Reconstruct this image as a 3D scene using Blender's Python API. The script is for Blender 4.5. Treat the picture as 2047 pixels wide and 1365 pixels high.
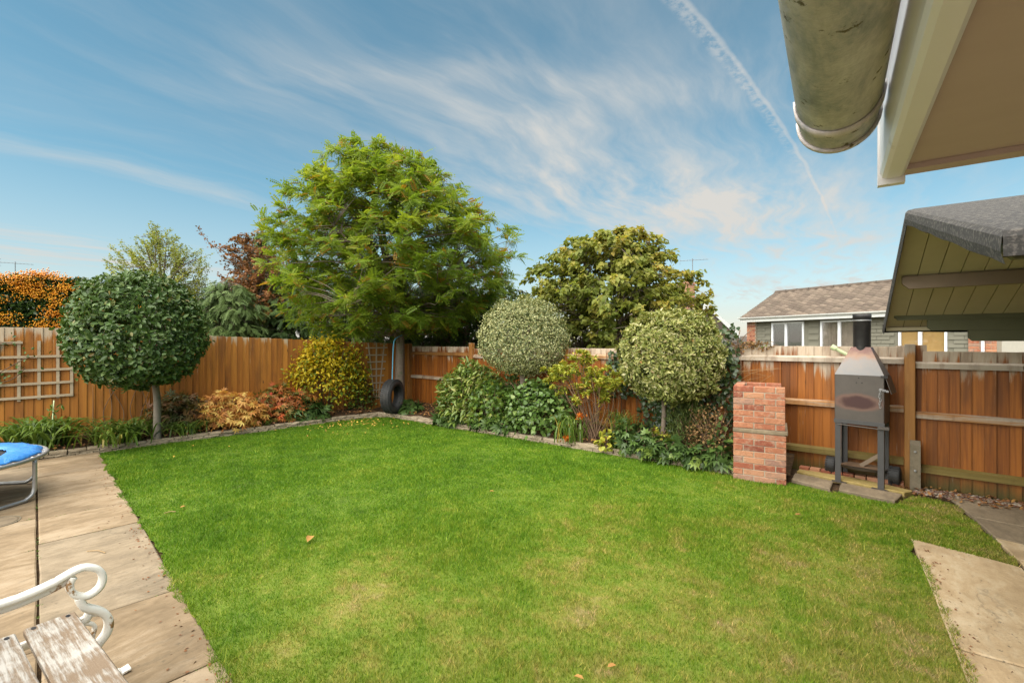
import bpy, math, random
import numpy as np
from mathutils import Vector, Matrix

for o in list(bpy.data.objects): bpy.data.objects.remove(o)
S = bpy.context.scene
COL = S.collection
R = math.radians
# ------------------------------------------------------------------ camera
CAM_H = 1.65
cam = bpy.data.cameras.new('camera'); cam.lens = 16.0; cam.sensor_width = 36.0
cam.clip_start = 0.05; cam.clip_end = 3000
camo = bpy.data.objects.new('camera', cam); COL.objects.link(camo)
camo.location = (0, 0, CAM_H); camo.rotation_euler = (R(90), 0, R(35.3))
S.camera = camo
# ------------------------------------------------------------------ light
SUN_EL, SUN_AZ = 55.0, 184.0          # azimuth clockwise from +Y: behind the viewer, through thin cloud
S.view_settings.view_transform = 'Standard'; S.view_settings.look = 'None'
S.view_settings.gamma = 1.0; S.view_settings.use_curve_mapping = False
S.view_settings.exposure = 1.55
sun = bpy.data.lights.new('sun', 'SUN'); sun.energy = 3.7; sun.angle = R(105); sun.color = (1.0, .93, .81)
suno = bpy.data.objects.new('sun', sun); COL.objects.link(suno)
sd = Vector((math.sin(R(SUN_AZ))*math.cos(R(SUN_EL)), math.cos(R(SUN_AZ))*math.cos(R(SUN_EL)), math.sin(R(SUN_EL))))
suno.rotation_euler = sd.to_track_quat('Z', 'Y').to_euler(); suno.location = (0, 0, 20)

# ---- small node helpers
class NT:
    def __init__(s, nt): s.nt = nt; s.n = nt.nodes; s.l = nt.links
    def new(s, t, **kw):
        nd = s.n.new(t)
        for k, v in kw.items():
            if k == 'ins':
                for kk, vv in v.items():
                    if isinstance(vv, bpy.types.NodeSocket): s.l.new(vv, nd.inputs[kk])
                    else: nd.inputs[kk].default_value = vv
            else: setattr(nd, k, v)
        return nd
    def math(s, op, a, b=None, c=None, clamp=False):
        nd = s.n.new('ShaderNodeMath'); nd.operation = op; nd.use_clamp = clamp
        for i, v in enumerate((a, b, c)):
            if v is None: continue
            if isinstance(v, bpy.types.NodeSocket): s.l.new(v, nd.inputs[i])
            else: nd.inputs[i].default_value = v
        return nd.outputs[0]
    def mix(s, fac, a, b, mode='MIX'):
        nd = s.n.new('ShaderNodeMixRGB'); nd.blend_type = mode
        for i, v in enumerate((fac, a, b)):
            if isinstance(v, bpy.types.NodeSocket): s.l.new(v, nd.inputs[i])
            elif i == 0: nd.inputs[0].default_value = v
            else: nd.inputs[i].default_value = (*v, 1)
        return nd.outputs[0]
    def ramp(s, fac, stops, interp='LINEAR'):
        nd = s.n.new('ShaderNodeValToRGB'); nd.color_ramp.interpolation = interp
        el = nd.color_ramp.elements
        while len(el) < len(stops): el.new(.5)
        for e, (p, c) in zip(el, stops):
            e.position = p; e.color = (*c, 1) if len(c) == 3 else c
        s.l.new(fac, nd.inputs[0]); return nd.outputs[0]
    def noise(s, vec, scale=5, detail=4, rough=.55, dist=0):
        nd = s.n.new('ShaderNodeTexNoise')
        if vec is not None: s.l.new(vec, nd.inputs['Vector'])
        nd.inputs['Scale'].default_value = scale; nd.inputs['Detail'].default_value = detail
        nd.inputs['Roughness'].default_value = rough; nd.inputs['Distortion'].default_value = dist
        return nd.outputs['Fac']
    def mapping(s, vec, scale=(1, 1, 1), loc=(0, 0, 0), rot=(0, 0, 0)):
        nd = s.n.new('ShaderNodeMapping'); s.l.new(vec, nd.inputs['Vector'])
        nd.inputs['Scale'].default_value = scale; nd.inputs['Location'].default_value = loc; nd.inputs['Rotation'].default_value = rot
        return nd.outputs[0]
    def step(s, v, lo, hi):
        nd = s.n.new('ShaderNodeMapRange'); nd.interpolation_type = 'SMOOTHSTEP'; s.l.new(v, nd.inputs['Value'])
        nd.inputs['From Min'].default_value = lo; nd.inputs['From Max'].default_value = hi
        return nd.outputs[0]

# ---- world: clear sky with thin cirrus and one vapour trail on a high flat layer
W = bpy.data.worlds.new('World'); S.world = W; W.use_nodes = True
w = NT(W.node_tree); w.n.clear()
sky = w.new('ShaderNodeTexSky', sky_type='NISHITA'); sky.sun_disc = False
sky.sun_elevation = R(SUN_EL); sky.sun_rotation = R(SUN_AZ)
sky.altitude = 50; sky.air_density = 1.0; sky.dust_density = .6; sky.ozone_density = 1.6
tc = w.new('ShaderNodeTexCoord')
sp = w.new('ShaderNodeSeparateXYZ', ins={0: tc.outputs['Generated']})
zc = w.math('MAXIMUM', sp.outputs[2], .02)
px_ = w.math('DIVIDE', sp.outputs[0], w.math('ADD', zc, .03)); py_ = w.math('DIVIDE', sp.outputs[1], w.math('ADD', zc, .03))
pv = w.new('ShaderNodeCombineXYZ', ins={0: px_, 1: py_}).outputs[0]
warp = w.new('ShaderNodeTexNoise', ins={'Vector': pv, 'Scale': .9, 'Detail': 3.0})
wv = w.new('ShaderNodeVectorMath', operation='MULTIPLY_ADD', ins={0: warp.outputs['Color'], 1: (.55, .55, 0), 2: pv}).outputs[0]
n1 = w.noise(w.mapping(wv, (1.5, .55, 1), rot=(0, 0, R(38))), 1.4, 7, .52)
n2 = w.noise(w.mapping(wv, (3.2, .8, 1), rot=(0, 0, R(20))), 2.2, 7, .60)
# broad cloud banks: (x, y, half length, half width, turn, amount) on the cloud layer
banks = [(-3.05, 1.0, 1.0, .16, 90, .34), (-2.3, 2.0, .9, .25, 60, .14), (-5.9, .9, 3.0, 1.1, 90, .75), (-.95, 2.9, 1.35, .6, 62, .62), (-.3, 4.6, 2.8, 1.1, 75, .62),
         (-.9, 8.0, 2.8, 1.7, 20, .72), (-1.2, 1.45, .55, .20, 48, .30), (-.75, 1.5, .6, .10, 50, .26), (-1.45, .95, .55, .14, 30, .22), (-.25, 1.9, .5, .18, 50, .22)]
acc = None; ws = w.new('ShaderNodeSeparateXYZ', ins={0: wv})
for (bx_, by_, hl, hw, rt, am) in banks:
    dx = w.math('SUBTRACT', ws.outputs[0], bx_+.27); dy = w.math('SUBTRACT', ws.outputs[1], by_+.27)
    c, s_ = math.cos(R(rt)), math.sin(R(rt))
    u = w.math('DIVIDE', w.math('ADD', w.math('MULTIPLY', dx, c), w.math('MULTIPLY', dy, s_)), hl)
    v = w.math('DIVIDE', w.math('SUBTRACT', w.math('MULTIPLY', dy, c), w.math('MULTIPLY', dx, s_)), hw)
    q = w.math('ADD', w.math('MULTIPLY', u, u), w.math('MULTIPLY', v, v))
    gsn = w.math('MULTIPLY', w.math('EXPONENT', w.math('MULTIPLY', q, -1.0)), am)
    acc = gsn if acc is None else w.math('ADD', acc, gsn)
base = w.math('ADD', w.math('MULTIPLY', w.step(n1, .42, .78), .22), w.math('MULTIPLY', w.step(n2, .45, .8), .16))
tex = w.math('ADD', w.math('MULTIPLY', w.step(n1, .25, .7), .75), w.math('MULTIPLY', w.step(n2, .3, .75), .7))
cl = w.math('ADD', w.math('MULTIPLY', base, .40), w.math('MULTIPLY', acc, tex))
# vapour trail
yy = w.math('MAXIMUM', w.math('DIVIDE', sp.outputs[1], zc), .05)
tn = w.noise(pv, 26, 4, .7); tn2 = w.noise(pv, 7, 3, .5)
xl = w.math('ADD', w.math('MULTIPLY', w.math('LOGARITHM', yy, math.e), .28), -.455)
off = w.math('SUBTRACT', w.math('DIVIDE', sp.outputs[0], zc), xl)
off = w.math('ADD', off, w.math('MULTIPLY', w.math('SUBTRACT', tn2, .5), .03))
core = w.math('SUBTRACT', 1.0, w.step(w.math('ABSOLUTE', w.math('ADD', off, -.006)), .002, .014))
fl = w.math('MULTIPLY', w.math('SUBTRACT', 1.0, w.step(w.math('ABSOLUTE', w.math('ADD', off, .018)), .004, .034)), w.step(tn, .38, .62))
fl = w.math('MULTIPLY', fl, w.math('SUBTRACT', 1.0, w.step(yy, 1.6, 4.0)))
tr = w.math('MULTIPLY', w.math('ADD', w.math('MULTIPLY', core, .30), w.math('MULTIPLY', fl, .34)), w.math('SUBTRACT', 1.0, w.step(yy, 3.0, 7.0)))
tr = w.math('MULTIPLY', tr, w.step(sp.outputs[1], .05, .2))
cl = w.math('ADD', cl, tr, clamp=True)
cl = w.math('MULTIPLY', cl, w.step(sp.outputs[2], .0, .06))
hz = w.math('MULTIPLY', w.math('SUBTRACT', 1.0, w.step(sp.outputs[2], .0, .34)), .5)
cl = w.math('MAXIMUM', cl, hz)
hs = w.new('ShaderNodeHueSaturation', ins={'Hue': .466, 'Saturation': 1.10, 'Value': 1.0, 'Fac': 1.0, 'Color': sky.outputs[0]})
cc = w.mix(cl, (0, 0, 0), (4.7, 4.6, 4.35)); w.l.new(hs.outputs[0], cc.node.inputs[1])
bg = w.new('ShaderNodeBackground', ins={'Color': cc, 'Strength': .052})
w.new('ShaderNodeOutputWorld', ins={'Surface': bg.outputs[0]})

# ------------------------------------------------------------------ object helpers
rng = np.random.default_rng(11); random.seed(5)
def tag(o, label=None, cat=None, group=None, kind=None):
    for k, v in (('label', label), ('category', cat), ('group', group), ('kind', kind)):
        if v: o[k] = v
    return o
def thing(name, label, cat, loc=(0, 0, 0), rz=0, group=None):
    o = bpy.data.objects.new(name, None); COL.objects.link(o); o.empty_display_size = .2
    o.location = loc; o.rotation_euler = (0, 0, rz)
    return tag(o, label, cat, group)
def me_np(name, V, F, mt, attr=None, smooth=False):
    """mesh from arrays; F is an (m,k) index array or a list of such"""
    V = np.asarray(V, np.float32); Fs = F if isinstance(F, list) else [F]
    me = bpy.data.meshes.new(name); me.vertices.add(len(V)); me.vertices.foreach_set('co', V.ravel())
    li = np.concatenate([np.asarray(f, np.int32).ravel() for f in Fs])
    tot = np.concatenate([np.full(len(f), np.asarray(f).shape[1], np.int32) for f in Fs])
    st = np.concatenate([[0], np.cumsum(tot)[:-1]]).astype(np.int32)
    me.loops.add(len(li)); me.loops.foreach_set('vertex_index', li)
    me.polygons.add(len(tot)); me.polygons.foreach_set('loop_start', st); me.polygons.foreach_set('loop_total', tot)
    if smooth: me.polygons.foreach_set('use_smooth', np.ones(len(tot), bool))
    if attr is not None:
        for k, a in attr.items():
            at_ = me.attributes.new(k, 'FLOAT', 'POINT'); at_.data.foreach_set('value', np.asarray(a, np.float32))
    me.update(calc_edges=True); me.materials.append(mt)
    return me
def link(name, me, parent=None, loc=None, rot=None):
    o = bpy.data.objects.new(name, me); COL.objects.link(o)
    if parent: o.parent = parent
    if loc is not None: o.location = loc
    if rot is not None: o.rotation_euler = rot
    return o
class MB:
    """collects simple shapes into one mesh"""
    def __init__(s): s.v = []; s.f = []
    def add(s, V, F):
        b = len(s.v); s.v += [tuple(map(float, p)) for p in V]; s.f += [tuple(b+i for i in f) for f in F]; return s
    def box(s, a, b, M=None):
        (x0, y0, z0), (x1, y1, z1) = a, b
        V = [(x0,y0,z0),(x1,y0,z0),(x1,y1,z0),(x0,y1,z0),(x0,y0,z1),(x1,y0,z1),(x1,y1,z1),(x0,y1,z1)]
        if M is not None: V = [M @ Vector(p) for p in V]
        return s.add(V, [(0,3,2,1),(4,5,6,7),(0,1,5,4),(1,2,6,5),(2,3,7,6),(3,0,4,7)])
    def cbox(s, a, b, c=.005):
        """box with chamfered vertical and top edges"""
        (x0, y0, z0), (x1, y1, z1) = a, b
        def ring(k, z): return [(x0+k,y0,z),(x1-k,y0,z),(x1,y0+k,z),(x1,y1-k,z),(x1-k,y1,z),(x0+k,y1,z),(x0,y1-k,z),(x0,y0+k,z)]
        def ins(k, z): return [(min(max(x,x0+k),x1-k), min(max(y,y0+k),y1-k), z) for x, y, _ in ring(c, z)]
        V = ins(c, z0)+ring(c, z0+c)+ring(c, z1-c)+ins(c, z1); F = [tuple(range(7,-1,-1)), tuple(range(24,32))]
        for r in range(3):
            for i in range(8): j = (i+1) % 8; F.append((r*8+i, r*8+j, r*8+8+j, r*8+8+i))
        return s.add(V, F)
    def tube(s, pts, rad, n=8, cap=True, flat=None):
        pts = [Vector(p) for p in pts]; m = len(pts)
        rad = [rad]*m if not hasattr(rad, '__len__') else rad
        prev = None; rings = []
        for i, p in enumerate(pts):
            t = (pts[min(i+1, m-1)]-pts[max(i-1, 0)]).normalized()
            if prev is None:
                u = t.orthogonal().normalized()
            else:
                u = (prev - t*prev.dot(t)).normalized()
            prev = u; v = t.cross(u)
            rings.append([p+(u*math.cos(2*math.pi*k/n)+v*math.sin(2*math.pi*k/n))*rad[i] for k in range(n)])
        V = [q for r in rings for q in r]; F = []
        for i in range(m-1):
            for k in range(n): l = (k+1) % n; F.append((i*n+k, i*n+l, i*n+n+l, i*n+n+k))
        if cap: F += [tuple(range(n-1,-1,-1)), tuple((m-1)*n+k for k in range(n))]
        return s.add(V, F)
    def sweep(s, pts, up, hw, ht, closed=False):
        """flat bar of half width hw along 'up' and half thickness ht swept along pts"""
        pts = [Vector(p) for p in pts]; m = len(pts); up = Vector(up); V = []; F = []
        for i, p in enumerate(pts):
            a = pts[(i-1) % m if closed else max(i-1, 0)]; b = pts[(i+1) % m if closed else min(i+1, m-1)]
            t = (b-a).normalized(); nn = t.cross(up).normalized()
            V += [p+up*hw*.8+nn*ht, p+up*hw+nn*ht*.4, p+up*hw-nn*ht*.4, p+up*hw*.8-nn*ht, p-up*hw*.8-nn*ht, p-up*hw-nn*ht*.4, p-up*hw+nn*ht*.4, p-up*hw*.8+nn*ht]
        for i in range(m if closed else m-1):
            j = (i+1) % m
            for k in range(8): l = (k+1) % 8; F.append((i*8+k, i*8+l, j*8+l, j*8+k))
        if not closed: F += [tuple(range(7,-1,-1)), tuple((m-1)*8+k for k in range(8))]
        return s.add(V, F)
    def lathe(s, prof, n=24, M=None, arc=2*math.pi, a0=0):
        m = len(prof); full = abs(arc-2*math.pi) < 1e-6; k_ = n if full else n+1; V = []; F = []
        for i in range(k_):
            a = a0+arc*i/n
            for (r, z) in prof:
                p = Vector((r*math.cos(a), r*math.sin(a), z)); V.append(M @ p if M is not None else p)
        for i in range(n):
            j = (i+1) % k_
            for q in range(m-1): F.append((i*m+q, j*m+q, j*m+q+1, i*m+q+1))
        return s.add(V, F)
    def prism(s, poly, z0, z1):
        n = len(poly); V = [(x, y, z0) for x, y in poly]+[(x, y, z1) for x, y in poly]
        return s.add(V, [tuple(range(n-1,-1,-1)), tuple(range(n, 2*n))]+[(i, (i+1) % n, n+(i+1) % n, n+i) for i in range(n)])
    def mesh(s, name, mt, smooth=False):
        me = bpy.data.meshes.new(name); me.from_pydata(s.v, [], s.f); me.materials.append(mt)
        if smooth:
            for p in me.polygons: p.use_smooth = True
        me.update(); return me
    def build(s, name, mt, parent=None, loc=None, rot=None, smooth=False):
        return link(name, s.mesh(name, mt, smooth), parent, loc, rot)
def smoothpath(pts, n=6):
    """Catmull-Rom through pts"""
    P = [Vector(p) for p in pts]; out = []
    for i in range(len(P)-1):
        a, b, c, d_ = P[max(i-1, 0)], P[i], P[i+1], P[min(i+2, len(P)-1)]
        for k in range(n):
            t = k/n; out.append(.5*((2*b)+(c-a)*t+(2*a-5*b+4*c-d_)*t*t+(3*b-a-3*c+d_)*t**3))
    out.append(P[-1]); return out
# ------------------------------------------------------------------ materials
def newmat(name):
    m = bpy.data.materials.new(name); m.use_nodes = True; t = NT(m.node_tree); t.n.clear()
    out = t.new('ShaderNodeOutputMaterial'); b = t.new('ShaderNodeBsdfPrincipled')
    t.l.new(b.outputs[0], out.inputs[0]); t.out = out
    return m, t, b
def setin(t, b, k, v):
    if isinstance(v, bpy.types.NodeSocket): t.l.new(v, b.inputs[k])
    elif k == 'Base Color': b.inputs[k].default_value = (*v, 1)
    else: b.inputs[k].default_value = v
def bump(t, b, h, strength=.3, dist=.01):
    bp = t.new('ShaderNodeBump', ins={'Height': h, 'Strength': strength, 'Distance': dist}); t.l.new(bp.outputs[0], b.inputs['Normal'])
def coords(t, kind='Object', rnd=0):
    v = t.new('ShaderNodeTexCoord').outputs[kind]
    if rnd:
        r = t.new('ShaderNodeObjectInfo').outputs['Random']
        k = t.new('ShaderNodeCombineXYZ', ins={0: t.math('MULTIPLY', r, rnd), 1: t.math('MULTIPLY', r, rnd*1.7), 2: t.math('MULTIPLY', r, rnd*.6)}).outputs[0]
        v = t.new('ShaderNodeVectorMath', operation='ADD', ins={0: v, 1: k}).outputs[0]
    return v
def plain(name, col, rough=.6, var=.25, scale=6, bmp=.15, metal=0, spec=.4, dirt=None, dscale=3, dlo=.5, dhi=.75, kind='Object'):
    m, t, b = newmat(name); v = coords(t, kind, 3)
    n = t.noise(v, scale, 6, .6)
    c = t.mix(n, tuple(x*(1-var) for x in col), tuple(min(1, x*(1+var)) for x in col))
    if dirt: c = t.mix(t.step(t.noise(v, dscale, 6, .65), dlo, dhi), (0, 0, 0), dirt); c.node.inputs[1].default_value = (0, 0, 0, 1)
    if dirt:
        c0 = t.mix(n, tuple(x*(1-var) for x in col), tuple(min(1, x*(1+var)) for x in col)); t.l.new(c0, c.node.inputs[1])
    setin(t, b, 'Base Color', c); setin(t, b, 'Roughness', rough); setin(t, b, 'Metallic', metal); setin(t, b, 'Specular IOR Level', spec)
    if bmp: bump(t, b, t.noise(v, scale*6, 4, .6), bmp, .004)
    return m
def fence_wood(name, tones, grey, greytop, top, algae=.25, greyamt=1.0, rail=None):
    """stained boards: vertical grain, weathered silver patches that start at the top edge, green at the foot"""
    m, t, b = newmat(name); o = t.new('ShaderNodeTexCoord').outputs['Object']; v = coords(t, 'Object', 60)
    rnd = t.new('ShaderNodeObjectInfo').outputs['Random']
    g = t.noise(t.mapping(v, (38, 38, 1.1) if rail is None else (1.1, 38, 38)), 1, 7, .62, .6)
    g2 = t.noise(t.mapping(v, (9, 9, .7) if rail is None else (.7, 9, 9)), 1, 3, .5)
    c = t.ramp(t.math('ADD', t.math('MULTIPLY', g, .6), t.math('MULTIPLY', t.math('ADD', g2, t.math('MULTIPLY', rnd, .55)), .34)), [(.25, tones[0]), (.48, tones[1]), (.68, tones[2])])
    z = t.new('ShaderNodeSeparateXYZ', ins={0: o}).outputs[2]
    st = t.noise(t.mapping(v, (30, 30, 2.4) if rail is None else (2.4, 30, 30)), 1, 6, .7)
    edge = t.noise(t.mapping(v, (16, 16, 1.3) if rail is None else (1.3, 16, 16), loc=(7, 3, 1)), 1, 5, .65)
    up = t.math('DIVIDE', t.math('SUBTRACT', z, top-greytop), greytop)
    if rail is not None: up = t.math('ADD', t.math('MULTIPLY', z, 0.0), rail); z = t.math('ADD', z, 2.0)
    k = t.math('ADD', t.math('ADD', t.math('MULTIPLY', up, .55), t.math('MULTIPLY', edge, .95)), t.math('MULTIPLY', st, .35))
    k = t.math('ADD', k, t.math('MULTIPLY', t.math('SUBTRACT', rnd, .5), .38))
    gm = t.step(k, .94, 1.17)
    drip = t.noise(t.mapping(v, (22, 22, .9) if rail is None else (.9, 22, 22), loc=(11, 2, 5)), 1, 6, .72)
    fine = t.noise(t.mapping(v, (60, 60, 9)), 1, 4, .7)
    dm = t.math('MULTIPLY', t.step(t.math('ADD', t.math('MULTIPLY', drip, .8), t.math('MULTIPLY', fine, .22)), .60, .70), .55)
    gm = t.math('MULTIPLY', t.math('MAXIMUM', gm, dm), t.math('MULTIPLY', t.math('ADD', t.math('MULTIPLY', fine, .6), .62), greyamt), clamp=True)
    c = t.mix(gm, (0, 0, 0), grey); src = t.n[-1]
    t.l.new([n for n in t.n if n.bl_idname == 'ShaderNodeValToRGB'][0].outputs[0], c.node.inputs[1])
    kn = t.new('ShaderNodeTexVoronoi', ins={'Vector': t.mapping(v, (7, 7, 2.2)), 'Scale': 1.0}).outputs['Distance']
    c2 = t.mix(t.math('SUBTRACT', 1.0, t.step(kn, .03, .10)), (0, 0, 0), (.055, .022, .008)); t.l.new(c, c2.node.inputs[1])
    dk = t.math('MULTIPLY', t.step(t.noise(t.mapping(v, (7, 7, 1.2), loc=(2, 9, 4)), 1, 5, .6), .48, .68), .45)
    c2b = t.mix(dk, (0, 0, 0), (.09, .035, .012)); t.l.new(c2, c2b.node.inputs[1]); c2 = c2b
    al = t.math('MULTIPLY', t.math('SUBTRACT', 1.0, t.step(t.math('ADD', z, t.math('MULTIPLY', edge, .25)), .22, .5)), algae)
    c3 = t.mix(al, (0, 0, 0), (.05, .06, .015)); t.l.new(c2, c3.node.inputs[1])
    setin(t, b, 'Base Color', c3); setin(t, b, 'Roughness', t.math('ADD', t.math('MULTIPLY', gm, .25), .55)); setin(t, b, 'Specular IOR Level', .3)
    bump(t, b, t.math('ADD', g, t.math('MULTIPLY', gm, .4)), .35, .004)
    return m
def leafmat(name, stops, rough=.45, trans=.25, spec=.4, back=None):
    """colour picked leaf by leaf from the 'var' attribute"""
    m, t, b = newmat(name); a = t.new('ShaderNodeAttribute', attribute_name='var').outputs['Fac']
    c = t.ramp(a, stops)
    v = t.new('ShaderNodeTexCoord').outputs['Object']
    c = t.mix(t.math('MULTIPLY', t.noise(v, 2.2, 3), .28), (0, 0, 0), (.10, .12, .02)); t.l.new([n for n in t.n if n.bl_idname == 'ShaderNodeValToRGB'][0].outputs[0], c.node.inputs[1])
    setin(t, b, 'Base Color', c); setin(t, b, 'Roughness', rough); setin(t, b, 'Specular IOR Level', spec)
    if trans:
        tr = t.new('ShaderNodeBsdfTranslucent', ins={'Color': t.mix(1.0, (1.0, 1.0, .55), (1, 1, 1), 'MULTIPLY')}); t.l.new(c, tr.inputs[0].links[0].from_node.inputs[2])
        mx = t.new('ShaderNodeMixShader', ins={0: trans, 1: b.outputs[0], 2: tr.outputs[0]}); t.l.new(mx.outputs[0], t.out.inputs[0])
    return m
def stone_mat(name, a, b_, c_, stretch=(1, 1, 1), rnd=20, bmp=.35, stain=(.10, .085, .06)):
    m, t, b = newmat(name); v = coords(t, 'Object', rnd)
    wv = t.new('ShaderNodeTexNoise', ins={'Vector': v, 'Scale': 2.2, 'Detail': 3.0})
    v2 = t.new('ShaderNodeVectorMath', operation='MULTIPLY_ADD', ins={0: wv.outputs['Color'], 1: (.22, .22, .22), 2: v}).outputs[0]
    n1 = t.noise(t.mapping(v2, tuple(3*x for x in stretch)), 1, 8, .62)
    n2 = t.noise(t.mapping(v2, tuple(17*x for x in stretch)), 1, 8, .72)
    rr = t.new('ShaderNodeObjectInfo').outputs['Random']
    k = t.math('ADD', t.math('ADD', t.math('MULTIPLY', n1, .5), t.math('MULTIPLY', n2, .5)), t.math('MULTIPLY', t.math('SUBTRACT', rr, .5), .07))
    c = t.ramp(k, [(.37, a), (.5, b_), (.61, c_)])
    sp_ = t.math('MULTIPLY', t.step(t.noise(t.mapping(v, (34, 20, 34)), 1, 4, .7), .60, .68), t.step(t.noise(v, 2.6, 4), .42, .6))
    c2 = t.mix(t.math('MULTIPLY', sp_, .75), (0, 0, 0), stain); t.l.new(c, c2.node.inputs[1])
    big = t.math('MULTIPLY', t.step(t.noise(v2, 1.3, 5, .6), .46, .68), .5)
    riv = t.noise(t.mapping(v2, tuple(2.1*x for x in stretch), loc=(3, 5, 1)), 1, 5, .55)
    rl = t.math('MULTIPLY', t.math('SUBTRACT', 1.0, t.step(t.math('ABSOLUTE', t.math('SUBTRACT', riv, .5)), .0, .012)), t.step(t.noise(v, 4, 3), .45, .6))
    rl2 = t.math('SUBTRACT', 1.0, t.step(t.math('ABSOLUTE', t.math('SUBTRACT', riv, .42)), .0, .010))
    cr = t.mix(t.math('MULTIPLY', t.math('MAXIMUM', rl, t.math('MULTIPLY', rl2, .4)), .30), (0, 0, 0), stain); t.l.new(c2, cr.node.inputs[1]); c2 = cr
    c3 = t.mix(big, (0, 0, 0), tuple(x*.62 for x in a)); t.l.new(c2, c3.node.inputs[1])
    gr = t.noise(v, 150, 3, .7); c4 = t.mix(t.math('MULTIPLY', t.step(gr, .5, .72), .30), (0, 0, 0), stain); t.l.new(c3, c4.node.inputs[1]); c3 = c4
    setin(t, b, 'Base Color', c3); setin(t, b, 'Roughness', .8); setin(t, b, 'Specular IOR Level', .25)
    bump(t, b, t.math('ADD', t.math('ADD', n1, t.math('MULTIPLY', n2, .6)), t.math('MULTIPLY', t.step(riv, .47, .52), .35)), bmp, .014)
    return m
M = {}
TOP = 1.6
M['left_board'] = fence_wood('stained_left_boards', ((.13, .042, .009), (.27, .098, .014), (.39, .158, .024)), (.44, .37, .27), .34, 1.80, .15, .9)
M['back_board'] = fence_wood('stained_back_boards', ((.075, .024, .008), (.20, .062, .011), (.34, .115, .018)), (.46, .38, .29), .36, 1.58, .85, 1.0)
M['rail'] = fence_wood('stained_rails', ((.18, .07, .018), (.27, .12, .033), (.36, .17, .055)), (.40, .34, .27), .6, 1.5, .7, rail=.45)
M['rail_grey'] = fence_wood('silvered_top_rails', ((.20, .10, .04), (.30, .16, .06), (.36, .22, .10)), (.42, .36, .29), .6, 1.5, .7, rail=1.1)
M['rail_green'] = fence_wood('mossy_bottom_rails', ((.10, .075, .018), (.17, .125, .035), (.23, .17, .05)), (.30, .26, .15), .6, 1.5, .7, rail=.5)
M['post'] = fence_wood('stained_posts', ((.17, .065, .015), (.26, .11, .026), (.34, .16, .045)), (.36, .31, .25), .15, 1.62, .4)
M['grey_wood'] = plain('weathered_trellis_wood', (.38, .30, .205), .85, .3, 9, .3)
M['slab'] = stone_mat('riven_sandstone', (.165, .115, .066), (.255, .183, .11), (.335, .255, .17), (1, .3, 1))
M['slab_pale'] = stone_mat('pale_riven_sandstone', (.36, .25, .14), (.47, .34, .20), (.55, .43, .28), (1, .4, 1))
M['slab_grey'] = stone_mat('grey_buff_sandstone', (.16, .123, .083), (.235, .18, .118), (.30, .235, .16), (1, .4, 1))
M['slab_yellow'] = stone_mat('yellow_concrete_slab', (.27, .195, .06), (.36, .265, .09), (.42, .32, .14))
M['edging'] = stone_mat('stacked_edging_stone', (.26, .20, .13), (.41, .33, .23), (.52, .43, .31), (1, 1, 3), 60, .6)
M['mortar'] = plain('pale_mortar', (.36, .30, .23), .95, .2, 20, .4)
M['concrete'] = plain('aged_concrete', (.20, .165, .115), .95, .3, 25, .5, dirt=(.06, .06, .035), dscale=6)
M['white_iron'] = plain('white_painted_iron', (.78, .76, .71), .42, .08, 8, .25, dirt=(.30, .17, .07), dscale=13, dlo=.57, dhi=.64)
M['galv'] = plain('galvanised_tube', (.36, .36, .36), .42, .15, 12, .05, metal=.7)
M['black_rubber'] = plain('black_rubber', (.030, .030, .031), .6, .3, 10, .2, spec=.35, dirt=(.05, .045, .04), dscale=5)
M['mat_black'] = plain('black_mesh_mat', (.012, .012, .014), .8, .2, 40, .3)
M['rope'] = plain('blue_polypropylene_rope', (.10, .32, .46), .6, .2, 60, .4)
M['upvc'] = plain('white_window_frame', (.76, .77, .80), .35, .04, 3, 0)
M['felt'] = plain('mineral_roof_felt', (.06, .056, .053), .95, .4, 90, 1.0, dirt=(.15, .135, .12), dscale=55, dlo=.48, dhi=.62)
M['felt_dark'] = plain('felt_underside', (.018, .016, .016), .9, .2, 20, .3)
M['cabin_board'] = plain('olive_cream_boards', (.52, .45, .31), .7, .12, 5, .1)
M['cabin_log'] = plain('olive_green_log', (.105, .104, .055), .65, .2, 5, .12)
M['cabin_beam'] = plain('brown_grey_purlin', (.22, .16, .11), .7, .15, 6, .12)
M['cladding'] = plain('sage_hung_tiles', (.165, .155, .118), .8, .2, 3, .15, kind='Generated')
M['cream_blind'] = plain('tan_blind', (.55, .36, .14), .8, .1, 4, 0)
M['curtain'] = plain('grey_net_curtain', (.30, .25, .20), .9, .3, 5, 0)
M['white_paint'] = plain('white_bargeboard', (.66, .66, .64), .5, .08, 4, .05)
M['antenna'] = plain('grey_aerial_metal', (.16, .16, .17), .5, .1, 4, 0, metal=.5)
M['gutter_pipe'] = plain('pale_green_pipe', (.50, .58, .33), .5, .12, 10, .1)
M['bark'] = plain('grey_brown_bark', (.17, .13, .10), .95, .4, 14, .9, dirt=(.10, .11, .06), dscale=8)
M['bark_grey'] = plain('smooth_grey_bark', (.20, .165, .13), .9, .3, 16, .8, dirt=(.11, .105, .07), dscale=9)
M['twig'] = plain('brown_twig', (.14, .085, .05), .9, .3, 12, .2)
M['twig_pale'] = plain('dry_pale_twig', (.30, .20, .10), .9, .3, 12, .2)
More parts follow.
